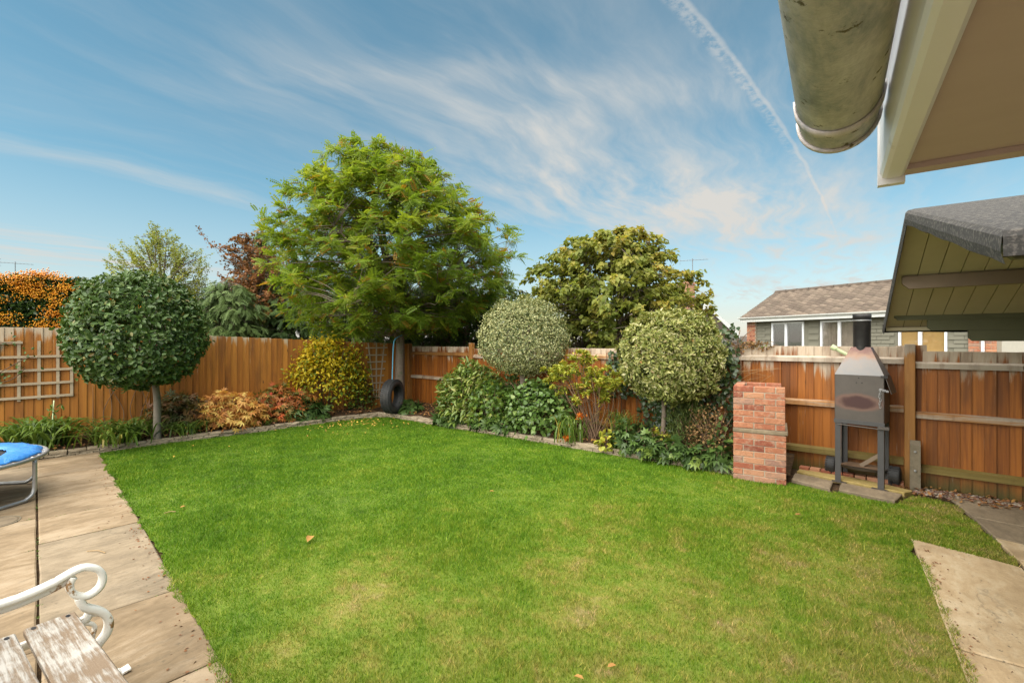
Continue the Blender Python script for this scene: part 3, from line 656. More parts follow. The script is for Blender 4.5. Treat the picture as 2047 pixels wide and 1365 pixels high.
for k in range(8): courses.append(zc_); zc_ += .0715
shelf_z = zc_; zc_ += .052
for k in range(7): courses.append(zc_); zc_ += .0715
for k, z in enumerate(courses):
    wx = .545 if k < 8 else .535
    wall_course(0, wx, 0, .103, z, .112 if k % 2 else 0, 'x')
    wall_course(0, .103, .113, .56, z, .112 if k % 2 else 0, 'y')
    wall_course(0, .50, .57, .673, z, 0 if k % 2 else .112, 'x')
mo = MB()
for z0, z1 in ((-.02, shelf_z-.004), (shelf_z+.05, zc_-.012)):
    mo.box((.006, .006, z0), (.53, .095, z1)).box((.006, .1, z0), (.095, .575, z1)).box((.006, .58, z0), (.494, .667, z1))
mo.build('mortar', M['mortar'], bq)
MB().cbox((-.004, -.006, shelf_z), (.562, .69, shelf_z+.046), .006).build('shelf', M['slab_grey'], bq)
rk = MB()
for k in range(7): rk.tube([(.13, .14+.065*k, zc_-.2), (.5, .14+.065*k, zc_-.2)], .003, 5)
rk.tube([(.14, .12, zc_-.2), (.14, .56, zc_-.2)], .004, 5).tube([(.48, .12, zc_-.2), (.48, .56, zc_-.2)], .004, 5).build('grill_rack', M['antenna'], bq)
# low brick plinth along the fence foot
pl = thing('brick_plinth', 'low row of red bricks at the fence foot behind the smoker', 'bricks', (-.36, B_fence(-.3)-.12, 0), ba)
for k in range(9):
    o = link('brick', brick(.103, .10, .065), pl, (.055+.112*k, 0, .012+random.uniform(-.003, .003)), (0, 0, random.uniform(-.04, .04)))
# ------------------------------------------------------------------ steel smoker
sm = thing('smoker_barbecue', 'dark steel garden smoker with tapered hood, tall flue and scorched front', 'barbecue', (.26, 6.60, .036), R(-12))
wx, wy = .226, .175
MB().cbox((-wx, -wy, .70), (wx, wy, 1.235), .006).build('firebox', M['steel'], sm)
V = [(-wx, -wy, 1.235), (wx, -wy, 1.235), (wx, wy, 1.235), (-wx, wy, 1.235), (-.088, -.07, 1.55), (.088, -.07, 1.55), (.088, .07, 1.55), (-.088, .07, 1.55)]
MB().add(V, [(0, 1, 5, 4), (1, 2, 6, 5), (2, 3, 7, 6), (3, 0, 4, 7), (4, 5, 6, 7)]).build('hood', M['hood'], sm)
fl_ = MB().lathe([(.083, 1.50), (.083, 1.88), (.088, 1.885), (.088, 1.93), (.078, 1.93), (.074, 1.60)], 28).build('flue', M['flue'], sm, smooth=True)
MB().lathe([(.0835, 1.845), (.0885, 1.85), (.0885, 1.858), (.0835, 1.862)], 28).build('flue_band', M['galv'], fl_)
M['leg_steel'] = plain('grey_painted_angle_steel', (.075, .072, .072), .55, .2, 12, .1, metal=.3)
for sx in (-1, 1):
    for sy in (-1, 1):
        l = MB(); x = sx*(wx-.004); y = sy*(wy-.004)
        l.box((min(x, x-sx*.055), min(y, y-sy*.006), 0), (max(x, x-sx*.055), max(y, y-sy*.006), .71)).box((min(x, x-sx*.006), min(y-sy*.007, y-sy*.05), 0), (max(x, x-sx*.006), max(y-sy*.007, y-sy*.05), .71))
        lo = l.build('leg', M['leg_steel'], sm)
        MB().box((x-sx*.0375-.07, y-.03, -.006), (x-sx*.0375+.07, y+.03, .0)).build('foot_plate', M['steel'], lo)
MB().box((-wx-.004, -wy-.008, .68), (wx+.004, -wy-.002, .725)).build('front_rail', M['leg_steel'], sm)
MB().tube([(-wx+.03, -wy-.02, .665), (wx-.03, -wy-.02, .655)], .006, 6).build('handle_rod', M['steel'], sm)
MB().box((wx-.05, -wy-.03, .655), (wx+.045, -wy+.02, .685)).build('latch_plate', M['steel'], sm)
Mx = Matrix.Translation((wx+.004, 0, 1.225)) @ Matrix.Rotation(R(-16), 4, 'Y')
MB().box((0, -wy+.01, -.19), (.005, wy-.01, 0), Mx).build('side_flap', M['steel'], sm)
MB().box((wx-.03, -wy-.004, 1.215), (wx+.03, -wy+.012, 1.24)).build('hinge', M['flue'], sm)
ch = MB()
for k in range(11):
    c_ = Vector((wx-.035+.005*math.sin(k*1.3), -wy-.012, 1.085-.0185*k)); pts = []
    for q in range(9):
        a = 2*math.pi*q/8; e = Vector((.008*math.cos(a), 0, .0135*math.sin(a)))
        if k % 2: e = Vector((.003*math.cos(a), .008*math.cos(a), .0135*math.sin(a)))
        pts.append(c_+e)
    ch.tube(pts, .0026, 5, False)
for k in range(4):
    c_ = Vector((wx-.028+.018*k, -wy-.012, 1.09-.006*k)); ch.tube([c_+Vector((.0125*math.cos(2*math.pi*q/8), .003*(k % 2), .007*math.sin(2*math.pi*q/8))) for q in range(9)], .0026, 5, False)
ch.build('chain', M['galv'], sm)
for (x, z) in ((.0, 1.205), (-.02, 1.15), (.03, 1.15)): MB().lathe([(0, .004), (.006, .003), (.007, 0)], 8, Matrix.Translation((x, -wy, z)) @ Matrix.Rotation(R(90), 4, 'X')).build('rivet', M['flue'], sm)
# trolley lying beneath: shallow tray, two fat wheels, a bar across
tr_ = thing('trolley_base', 'rusty low trolley tray on two fat black wheels under the smoker', 'trolley', (.26, 6.72, .045), R(-12))
MB().lathe([(0, .135), (.20, .13), (.235, .15), (.24, .15), (.205, .118), (0, .12)], 28, Matrix.Diagonal((1, .62, 1, 1))).build('tray', M['steel'], tr_)
for k in range(7): MB().tube([(-.2+.01*k, -.11+.035*k, .155), (.19-.01*k, -.12+.035*k, .158)], .005, 5).build('grate_bar', M['twig'], tr_)
MB().box((-.02, -.01, 0), (.02, .01, .24), Matrix.Translation((.0, -.05, .16)) @ Matrix.Rotation(R(48), 4, 'Y')).build('flat_bar', M['cabin_beam'], tr_)
for sx in (-1, 1):
    Mw = Matrix.Translation((sx*.30, .03, .098)) @ Matrix.Rotation(R(90), 4, 'Y')
    wl = MB().lathe([(.04, -.04), (.075, -.05), (.092, -.042), (.096, -.02), (.096, .02), (.092, .042), (.075, .05), (.04, .04), (.04, -.04)], 24, Mw).build('wheel', M['black_rubber'], tr_)
    td = MB()
    for k in range(20):
        a = 2*math.pi*k/20
        for s_ in (-1, 1): td.box((.094, -.007, -.03+.022*s_), (.100, .007, -.006+.03*s_+.012), Mw @ Matrix.Rotation(a+.15*s_, 4, 'Z'))
    td.build('tread', M['black_rubber'], wl)
    MB().lathe([(0, -.03), (.04, -.03), (.04, .03), (0, .03)], 14, Mw).build('hub', M['steel'], wl)
MB().tube([(-.29, .03, .098), (.29, .03, .098)], .009, 6).build('axle', M['steel'], tr_)
# pale green pipe leaning on the fence behind the smoker
pg = thing('plastic_pipe', 'pale green plastic pipe poking over the fence behind the smoker', 'pipe', (.10, B_fence(.1)-.10, 1.47))
MB().tube([(-.10, 0, .10), (.12, .02, -.04)], .021, 12).build('pipe', M['gutter_pipe'], pg)
MB().tube([(-.13, -.002, .119), (-.085, 0, .09)], .033, 12).build('collar', M['gutter_pipe'], pg)
# ------------------------------------------------------------------ trellises
def strip(mb, a, b, w_, th, up):
    a = Vector(a); b = Vector(b); t = (b-a).normalized(); n = Vector(up).cross(t).normalized()
    V = []
    for p in (a, b):
        for s1, s2 in ((-1, 0), (1, 0), (1, 1), (-1, 1)): V.append(p+n*w_/2*s1+Vector(up)*th*s2)
    return mb.add(V, [(0, 3, 2, 1), (4, 5, 6, 7), (0, 1, 5, 4), (1, 2, 6, 5), (2, 3, 7, 6), (3, 0, 4, 7)])
Ln = Vector((.975, -.2223, 0))
def LF(s_, z, off=.016): p = Vector((-9.89, 1.86, 0))+Vector((.2223, .975, 0))*s_+Ln*off; return Vector((p.x, p.y, z))
t1 = thing('garden_trellis', 'grey square wooden trellis fixed to the orange fence', 'trellis', LF(-.4, .8))
def addl(a, b, w_, th, name, root, mt):
    m = MB(); strip(m, a-root.location, b-root.location, w_, th, Ln); return m.build(name, mt, root)
for s_, zt in ((0, 1.38), (-.155, 1.66), (-.36, 1.66), (-.57, 1.66), (-.78, 1.66), (-.99, 1.66)): addl(LF(s_, .80+.055*s_-.02), LF(s_, zt), .036, .014, 'upright', t1, M['grey_wood'])
for z, s1 in ((.805, .02), (1.01, .02), (1.215, .015), (1.42, 0.0), (1.63, -.53)): addl(LF(-1.1, z-.012, .031), LF(s1, z+.005, .031), .036, .014, 'crossbar', t1, M['grey_wood'])
t2 = thing('garden_trellis', 'small fan-shaped wooden trellis on the fence beside the hanging tyre', 'trellis', LF(5.1, .3))
cs = 5.12
for k, (bx0, tx) in enumerate(((-.05, -.20), (0, 0), (.05, .20))): addl(LF(cs+bx0, .30), LF(cs+tx, 1.62), .028, .012, 'upright', t2, M['grey_wood'])
for k in range(8):
    z = 1.50-.163*k; hw = .27-.021*k; addl(LF(cs-hw, z, .029), LF(cs+hw, z+.004*(-1)**k, .029), .03, .012, 'crossbar', t2, M['grey_wood'])
# ------------------------------------------------------------------ tyre swing
ty = thing('tyre_swing', 'black tyre hanging from the tree by a blue rope', 'swing', (-7.72, 6.48, .475), 0); ty.scale = (1.12, 1.12, 1.08)
Mt = Matrix.Rotation(R(22), 4, 'Z') @ Matrix.Rotation(R(90), 4, 'Y')
prof = [(.205, -.085), (.25, -.105), (.30, -.10), (.325, -.075), (.332, -.03), (.332, .03), (.325, .075), (.30, .10), (.25, .105), (.205, .085), (.215, .075), (.30, .07), (.305, 0), (.30, -.07), (.215, -.075), (.205, -.085)]
tyre = MB().lathe(prof, 48, Mt).build('tyre', M['black_rubber'], ty, smooth=True)
td = MB()
for k in range(56):
    a = 2*math.pi*k/56
    for z0, z1, sk_ in ((-.082, -.035, .12), (-.028, .028, -.05), (.035, .082, .12)):
        td.box((.328, -.0135, z0), (.337, .0135, z1), Mt @ Matrix.Rotation(a+sk_*.25, 4, 'Z'))
td.build('tread', M['black_rubber'], tyre)
MB().tube(smoothpath([(0, 0, .30), (-.012, 0, .34), (.002, .0, .7), (.012, .01, 1.02), (.01, .06, 1.14), (-.22, .42, 1.22)], 5), .011, 8).build('rope', M['rope'], ty)
# ------------------------------------------------------------------ trampoline
tp = thing('trampoline', 'small round trampoline with blue edge pad and grey tubular legs on the patio', 'trampoline', (-7.25, .25, .014))
ring = [(.90*math.cos(2*math.pi*k/64), .90*math.sin(2*math.pi*k/64), .43) for k in range(65)]
MB().tube(ring, .019, 10, False).build('frame_ring', M['galv'], tp, smooth=True)
pm = MB(); n = 96; prof = [(.60, .462), (.605, .474), (.68, .482), (.76, .484), (.82, .478), (.855, .465), (.868, .450), (.862, .445), (.84, .458), (.7, .466), (.60, .462)]
V = []; F = []
for i in range(n):
    a = 2*math.pi*i/n
    for (r_, z_) in prof:
        dz = .007*math.sin(a*23+r_*30)*math.sin(a*7)+.006*math.sin(a*51+r_*11); dr = .012*math.sin(a*17)*(r_ > .83)
        V.append(((r_+dr)*math.cos(a), (r_+dr)*math.sin(a), z_+dz-.006*(math.sin(a*4+1)+1)*(r_ > .83)))
for i in range(n):
    j = (i+1) % n
    for q in range(len(prof)-1): F.append((i*len(prof)+q, j*len(prof)+q, j*len(prof)+q+1, i*len(prof)+q+1))
pm.add(V, F).build('edge_pad', M['blue'], tp, smooth=True)
MB().lathe([(0, .435), (.66, .44), (.66, .432), (0, .427)], 48).build('jumping_mat', M['mat_black'], tp)
sp_ = MB()
for k in range(48):
    a = 2*math.pi*(k+.5)/48; sp_.tube([(.66*math.cos(a), .66*math.sin(a), .437), (.885*math.cos(a), .885*math.sin(a), .437)], .007, 5)
sp_.build('springs', M['upvc'], tp)
for k, (a1, a2) in enumerate(((2, 55), (108, 161), (230, 283))):
    a1, a2 = R(a1), R(a2); rr = .90
    P0 = Vector((rr*math.cos(a1), rr*math.sin(a1), .42)); P3 = Vector((rr*math.cos(a2), rr*math.sin(a2), .42)); dn = Vector((0, 0, -.40)); inn = (P3-P0).normalized()
    pts = [P0, P0+dn*.6, P0+dn*.84+inn*.012, P0+dn*.97+inn*.07, P0+dn+inn*.16, P3+dn-inn*.16, P3+dn*.97-inn*.07, P3+dn*.84-inn*.012, P3+dn*.6, P3]
    MB().tube(smoothpath(pts, 4), .019, 10).build('leg', M['galv'], tp, smooth=True)
# ------------------------------------------------------------------ bench
bn = thing('garden_bench', 'white garden bench with scrolled cast-iron arm and peeling wooden slats', 'bench', (-2.87, .35, .012))
def end_panel(x):
    e = bn
    def yz(L_): return [(x, y-.35, z-.03) for y, z in L_]
    arm = yz([(.10, .60), (.22, .565), (.319, .561), (.397, .566), (.48, .583), (.551, .608), (.592, .607), (.633, .579), (.648, .538), (.64, .499), (.616, .478), (.588, .473), (.555, .492), (.535, .526), (.533, .558), (.545, .582)])
    MB().sweep(smoothpath(arm, 5), (1, 0, 0), .022, .013).build('armrest', M['white_iron'], e, smooth=True)
    web = yz([(.10, .585), (.22, .55), (.319, .545), (.397, .55), (.48, .567), (.53, .585)])
    MB().sweep(smoothpath(web, 5), (1, 0, 0), .005, .026).build('arm_web', M['white_iron'], e, smooth=True)
    fr = yz([(.565, .478), (.574, .443), (.592, .416), (.631, .385), (.66, .349), (.671, .305), (.662, .263), (.638, .231), (.611, .195), (.6, .157), (.607, .102), (.633, .062), (.672, .042), (.715, .040)])
    MB().sweep(smoothpath(fr, 5), (1, 0, 0), .021, .016).build('front_leg', M['white_iron'], e, smooth=True)
    inn = yz([(.50, .36), (.565, .37), (.597, .376), (.635, .367), (.66, .349)])
    inn2 = yz([(.52, .345), (.565, .348), (.597, .341), (.619, .315), (.611, .271), (.60, .23), (.60, .17)])
    MB().sweep(smoothpath(inn, 5), (1, 0, 0), .012, .008).sweep(smoothpath(inn2, 5), (1, 0, 0), .012, .008).build('scroll', M['white_iron'], e, smooth=True)
    MB().sweep(smoothpath(yz([(.60, .385), (.57, .355), (.46, .352), (.30, .345), (.13, .36)]), 5), (1, 0, 0), .014, .016).build('seat_bearer', M['white_iron'], e, smooth=True)
    MB().sweep(smoothpath(yz([(.715, .040), (.735, .043), (.752, .047)]), 3), (1, 0, 0), .026, .008).build('foot', M['white_iron'], e, smooth=True)
    MB().sweep(smoothpath(yz([(-.02, .86), (.05, .66), (.11, .5), (.13, .36), (.09, .2), (.03, .08), (-.02, .04)]), 5), (1, 0, 0), .019, .012).build('back_leg', M['white_iron'], e, smooth=True)
    return e
for x in (0, 1.55):
    e = end_panel(x)
for k, (y0, y1, z0) in enumerate(((.385, .55, .375), (.20, .362, .372), (.02, .18, .378))):
    sl = MB().cbox((.0, y0-.35, z0-.03+.017), (1.57, y1-.35, z0-.03+.047), .005).build('seat_slat', M['slat'], bn)
    for x in (.028,):
        for y in (y0+.028, y1-.028): MB().lathe([(.0, .0482), (.0085, .0482), (.0085, .047)], 12, Matrix.Translation((x, y-.35, z0-.03)) @ Matrix.Diagonal((1.6, 1, 1, 1))).build('bolt_head', M['flue'], sl)
for k, z0 in enumerate((.50, .66, .80)):
    y = .12-.30*(z0-.45); MB().cbox((0, -.012, 0), (1.57, .012, .11), .004).build('back_slat', M['slat'], bn, (0, y-.35+.03, z0-.03), (R(17), 0, 0))
# ------------------------------------------------------------------ own house: low eaves with gutter
hs_ = thing('house', 'cream house eaves with lichen-covered grey gutter over the paving', 'house', (1.6, -1.5, 0))
def hb(mb, name, mt, parent=hs_, smooth=False): return mb.build(name, mt, parent, (-1.6, 1.5, 0), smooth=smooth)
hb(MB().box((.95, -5, 0), (6, 1.0, 2.10)), 'wall', M['render'])
so = hb(MB().box((.128, -5, 2.034), (.99, 1.338, 2.05)), 'soffit', M['soffit'])
hb(MB().box((.128, 1.30, 2.022), (.99, 1.342, 2.0335)), 'soffit_trim', M['soffit'], hs_)
fa = MB(); prof = [(.085, 2.25), (.085, 2.035), (.089, 2.024), (.097, 2.02), (.122, 2.02), (.128, 2.024), (.128, 2.25)]
V = [(x, y, z) for y in (-5, 1.34) for x, z in prof]; k = len(prof); fa.add(V, [(i, i+1, k+i+1, k+i) for i in range(k-1)]+[tuple(range(k-1, -1, -1)), tuple(range(k, 2*k))])
fo = hb(fa, 'fascia', M['fascia'])
hb(MB().box((.082, 1.3405, 2.008), (.130, 1.362, 2.24)), 'fascia_end_cap', M['fascia'])
gc = (.006, 2.137)
def half(r, y0, y1, th=.003, a0=180, a1=360):
    m = MB(); n = 20; V = []; F = []
    for y in (y0, y1):
        for rr in (r, r-th):
            for i in range(n+1): a = R(a0+(a1-a0)*i/n); V.append((gc[0]+rr*math.cos(a), y, gc[1]+rr*math.sin(a)))
    q = n+1
    for i in range(n): F += [(i, i+1, 2*q+i+1, 2*q+i), (q+i+1, q+i, 3*q+i, 3*q+i+1), (i, q+i, q+i+1, i+1), (2*q+i, 2*q+i+1, 3*q+i+1, 3*q+i)]
    F += [(0, 2*q, 3*q, q), (n, q+n, 3*q+n, 2*q+n)]
    return m.add(V, F)
gu = hb(half(.071, -5, 1.215), 'gutter', M['gutter'], smooth=True)
hb(half(.0755, 1.10, 1.135, .004, 176, 364), 'gutter_bracket', M['gutter'], smooth=True)
hb(half(.0765, 1.205, 1.22, .006, 178, 362), 'gutter_stop_end', M['gutter'], smooth=True)
ec = MB(); V = [(gc[0], 1.218, gc[1])]+[(gc[0]+.072*math.cos(R(180+9*i)), 1.218, gc[1]+.072*math.sin(R(180+9*i))) for i in range(21)]
hb(ec.add(V, [(0, i, i+1) for i in range(1, 21)]), 'gutter_end_plate', M['gutter'])
rf = MB(); rf.add([(.03, -5, 2.24), (.03, 1.40, 2.24), (3.2, 1.40, 3.4), (3.2, -5, 3.4), (.03, -5, 2.29), (.03, 1.40, 2.29), (3.2, 1.40, 3.45), (3.2, -5, 3.45)], [(0, 1, 2, 3), (7, 6, 5, 4), (0, 4, 5, 1), (1, 5, 6, 2), (2, 6, 7, 3), (3, 7, 4, 0)])
hb(rf, 'roof', M['felt'])
# ------------------------------------------------------------------ log cabin with felt roof
cb = thing('log_cabin', 'olive log cabin with overhanging grey felt roof beside the path', 'cabin', (3, 4.5, 0))
def cbb(mb, name, mt, parent=cb): return mb.build(name, mt, parent, (-3, -4.5, 0) if parent is cb else None)
XG, X1 = .46, 4.4
RY, RZ = 4.70, 2.64; FY, FZ = 6.70, 1.815; NY, NZ = 2.20, 1.985
def slope(mb, y0, z0, y1, z1, x0, x1, th, dz):
    V = [(x, y, z+dz+e) for e in (0, th) for (x, y, z) in ((x0, y0, z0), (x1, y0, z0), (x1, y1, z1), (x0, y1, z1))]
    return mb.add(V, [(0, 3, 2, 1), (4, 5, 6, 7), (0, 1, 5, 4), (1, 2, 6, 5), (2, 3, 7, 6), (3, 0, 4, 7)])
x = XG+.03
while x < X1-.1:
    cbb(slope(MB(), RY, RZ, FY, FZ, x, x+.138, .018, .0), 'roof_board', M['cabin_board'])
    cbb(slope(MB(), NY, NZ, RY, RZ, x, x+.138, .018, .0), 'roof_board', M['cabin_board']); x += .144
cbb(slope(MB(), RY, RZ, FY-.01, FZ, XG+.018, XG+.03, .02, -.018), 'edge_trim', M['cabin_board']); cbb(slope(MB(), NY, NZ, RY, RZ, XG+.018, XG+.03, .02, -.018), 'edge_trim', M['cabin_board'])
cbb(MB().box((XG+.02, FY-.045, FZ-.045), (X1, FY-.02, FZ-.006)), 'edge_trim', M['cabin_board'])
# felt: top sheets with rounded folds and a skirt over each edge
def felt_slope(y0, z0, y1, z1, name, eave):
    m = MB(); n = 14; V = []; F = []
    for j in range(n+1):
        t = j/n; y = y0+(y1-y0)*t; z = z0+(z1-z0)*t; wv_ = .004*math.sin(j*1.7)
        for (x_, dz) in ((XG+.004, -.075+wv_), (XG-.008+wv_*.5, -.03), (XG-.004, .018), (XG+.012, .036), (XG+.05, .042), (X1, .042)): V.append((x_, y, z+dz))
    for j in range(n):
        for q in range(5): F.append((j*6+q, j*6+q+1, j*6+7+q, j*6+6+q))
    return m.add(V, F)
cbb(felt_slope(RY, RZ, FY+.03, FZ-.01, 'felt', True), 'felt_sheet', M['felt']); cbb(felt_slope(NY-.02, NZ-.005, RY, RZ, 'felt', True), 'felt_sheet', M['felt'])
for (y, z, sgn) in ((FY+.03, FZ-.01, 1), (NY-.02, NZ-.005, -1)):
    m = MB(); V = []; F = []
    for i in range(13):
        x_ = XG-.006+(X1-XG)*i/12; wv_ = .004*math.sin(i*2.3)
        for (dy, dz) in ((.0, .042), (.012*sgn, .036), (.022*sgn, .015), (.022*sgn+wv_, -.05+wv_), (.010*sgn, -.052+wv_)): V.append((x_, y+dy, z+dz))
    for i in range(12):
        for q in range(4): F.append((i*5+q, i*5+q+1, i*5+6+q, i*5+5+q))
    cbb(m.add(V, F), 'felt_skirt', M['felt_dark'] if sgn > 0 else M['felt'])
cbb(slope(MB(), RY, RZ, FY-.02, FZ, XG+.03, X1, .004, .020), 'felt_underside', M['felt_dark']); cbb(slope(MB(), NY+.02, NZ, RY, RZ, XG+.03, X1, .004, .020), 'felt_underside', M['felt_dark'])
def beam(y, zt, h, x0, th, mt, name, ch_=.05):
    V = [(x0, zt), (x0, zt-h+ch_), (x0+ch_, zt-h), (X1, zt-h), (X1, zt)]; P_ = [(a, y-th/2, b) for a, b in V]+[(a, y+th/2, b) for a, b in V]
    cbb(MB().add(P_, [(0, 1, 2, 3, 4), (9, 8, 7, 6, 5)]+[(i, 5+i, 5+(i+1) % 5, (i+1) % 5) for i in range(5)]), name, M[mt])
beam(5.62, 2.255, .115, .52, .06, 'cabin_beam', 'purlin'); beam(4.62, 2.60, .13, .52, .06, 'cabin_beam', 'purlin'); beam(3.72, 2.385, .11, .53, .06, 'cabin_beam', 'purlin')
beam(2.58, 2.07, .10, .54, .05, 'cabin_log', 'wall_log', .03)
lz = 1.985-.112*0
for k, x0 in enumerate((.53, .80, 1.11)+(1.6,)*14):
    zt = 1.99-.112*k
    if zt-.11 < 0: break
    beam(6.45, zt-.002, .110, x0, .045, 'cabin_log', 'wall_log', .032)
for k in range(17):
    zt = 1.96-.112*k
    if zt < .1: break
    cbb(MB().box((1.78, 2.6, zt-.110), (1.825, 6.42, zt)), 'wall_log', M['cabin_log'])
    if k: beam(2.58, 1.97-.112*(k-1), .108, 1.6, .045, 'cabin_log', 'wall_log', .03)
cbb(MB().add([(1.78, 2.6, 1.962), (1.78, 6.42, 1.962), (1.78, 4.7, 2.6), (1.825, 2.6, 1.962), (1.825, 6.42, 1.962), (1.825, 4.7, 2.6)], [(0, 2, 1), (3, 4, 5), (0, 3, 5, 2), (1, 2, 5, 4)]), 'gable_panel', M['cabin_log'])
# ------------------------------------------------------------------ neighbour's house behind the back fence
nh = thing('neighbour_house', 'sage tile-hung house with brown tiled roof and white windows over the fence', 'house', (-3.03, 19.91, 0), R(-26))
# local frame: x along the gutter, y away from us
def win(x0, x1, z0, z1, blind, parts=((0, .45), (.5, 1))):
    w_ = MB(); f = .055; y = .335
    w_.box((x0, y-.03, z0), (x0+f, y+.05, z1)).box((x1-f, y-.03, z0), (x1, y+.05, z1)).box((x0+f, y-.03, z1-f), (x1-f, y+.05, z1)).box((x0+f, y-.03, z0), (x1-f, y+.05, z0+f))
    mx = x0+(x1-x0)*.46; w_.box((mx-.04, y-.03, z0+f), (mx+.04, y+.05, z1-f))
    wo = w_.build('window', M['upvc'], nh)
    for a, b in ((x0+f, mx-.04), (mx+.04, x1-f)):
        MB().box((a, y+.005, z0+f), (b, y+.011, z1-f)).build('pane', M['clear'], wo)
        bb = MB(); n = 14; V = []
        for i in range(n+1):
            xx = a+(b-a)*i/n; yy_ = y+.06+(.012*math.sin(i*2.2) if blind == 'curtain' else 0); V += [(xx, yy_, z0+f), (xx, yy_, z1-f)]
        bb.add(V, [(2*i, 2*i+2, 2*i+3, 2*i+1) for i in range(n)])
        bb.build('blind' if blind == 'cream_blind' else 'curtain', M[blind] if blind else M['glass'], wo)
    MB().box((x0-.04, y-.06, z0-.05), (x1+.04, y-.031, z0-.005)).build('sill', M['upvc'], wo)
WL = .33
wm = MB()
for a, b in ((.46, 1.06), (2.23, 2.78), (4.05, 4.98), (6.1, 6.55)): wm.box((a, WL+.02, -.1), (b, WL+.3, 2.52))
for a, b in ((1.06, 2.23), (2.78, 4.05), (4.98, 6.1)): wm.box((a, WL+.02, -.1), (b, WL+.3, 1.3)).box((a, WL+.02, 2.36), (b, WL+.3, 2.52)).box((a, WL+.29, 1.3), (b, WL+.3, 2.36))
wm.build('wall', M['cladding'], nh)
wins = ((1.06, 2.23, 1.28, 2.36, None), (2.78, 4.05, 1.28, 2.36, 'curtain'), (4.98, 6.1, 1.28, 2.30, 'cream_blind'))
for a in wins: win(*a)
# hung tiles
tm = MB(); row = 0; z = .9
while z < 2.5:
    x = .46-(.12 if row % 2 else 0)
    while x < 6.55:
        a, b = max(x, .46), min(x+.34, 6.55)
        if b-a > .03 and not any(a < w2 and b > w1 and z+.1 > z1 and z < z2 for w1, w2, z1, z2, _ in wins):
            tm.add([(a, WL-.012, z), (b-.008, WL-.012, z), (b-.008, WL+.018, z+.13), (a, WL+.018, z+.13), (a, WL+.018, z), (b-.008, WL+.018, z)], [(0, 1, 2, 3), (0, 4, 5, 1)])
        x += .34
    z += .115; row += 1
tag(tm.build('hung_tiles', M['cladding'], nh), kind='stuff')
for x0, x1 in ((.10, .456), (6.553, 7.1)):
    bw = MB().box((x0, WL-.06, -.1), (x1, WL+.3, 2.5)).build('brick_pier', M['mortar'], nh)
    for k in range(22):
        z = .85+.075*k; x = x0-(.11 if k % 2 else 0)
        while x < x1:
            a, b = max(x, x0), min(x+.215, x1)
            if b-a > .03: link('brick', brick(round(b-a, 3), .02, .065), bw, ((a+b)/2, WL-.062, z))
            x += .225
MB().tube([(6.85, WL-.12, 0), (6.85, WL-.12, 2.5)], .035, 8).build('downpipe', M['upvc'], nh)
MB().cbox((.0, -.03, 2.40), (7.4, .04, 2.56), .005).build('fascia', M['white_paint'], nh)
MB().box((.02, .04, 2.44), (7.4, WL+.1, 2.46)).build('soffit', M['white_paint'], nh)
gm = MB(); V = []; n = 8
for x in (-.02, 7.42):
    for i in range(n+1): a = R(180+180*i/n); V.append((x, -.09+.055*math.cos(a), 2.575+.055*math.sin(a)))
gm.add(V, [(i, i+1, n+2+i, n+1+i) for i in range(n)]).build('gutter', M['white_paint'], nh)
# pantiled roof: curved tiles lapped in courses
rows_, rise, run = 15, 1.16, 2.4
V = []; F = []; A = []
def tile(x0, r_):
    y0 = -.06+run*r_/rows_; z0 = 2.56+rise*r_/rows_; y1 = -.06+run*(r_+1.18)/rows_; z1 = 2.56+rise*(r_+1.18)/rows_; b = len(V); n = 6; va = random.random(); lift = random.uniform(.02, .032)
    for i in range(n+1):
        u = i/n; h = .022*math.sin(u*2*math.pi)
        V.extend([(x0+.30*u, y0, z0+h+lift), (x0+.30*u, y1, z1+h+.002), (x0+.30*u, y0+.002, z0+h+lift-.028)]); A.extend([va]*3)
    for i in range(n): F.append((b+3*i, b+3*i+3, b+3*i+4, b+3*i+1)); F.append((b+3*i+2, b+3*i+5, b+3*i+3, b+3*i))
for r_ in range(rows_):
    x = .0+random.uniform(-.01, .01)
    while x < 7.15: tile(x, r_); x += .285
tag(link('roof_tiles', me_np('roof_tiles', V, np.array(F), M['tiles'], {'var': A}), nh), kind='stuff')
rb = MB(); ytop = -.06+run; ztop = 2.56+rise
rb.add([(.02, 0, 2.54), (7.38, 0, 2.54), (7.38, ytop, ztop-.02), (.02, ytop, ztop-.02), (7.38, 2*ytop, 2.54), (.02, 2*ytop, 2.54)], [(0, 1, 2, 3), (3, 2, 4, 5), (0, 3, 5), (1, 4, 2)]).build('roof', M['tiles'], nh)
k = 0; x = .0
while x < 7.1: MB().lathe([(.10, 0), (.105, .44)], 10, Matrix.Translation((x, ytop, ztop-.04)) @ Matrix.Rotation(R(90), 4, 'Y') @ Matrix.Rotation(R(90), 4, 'Z'), arc=math.pi).build('ridge_tile', M['tiles'], nh); x += .45
MB().box((.3, WL+.31, 0), (7.1, 5.0, 2.5)).build('rear_wall', M['render'], nh)
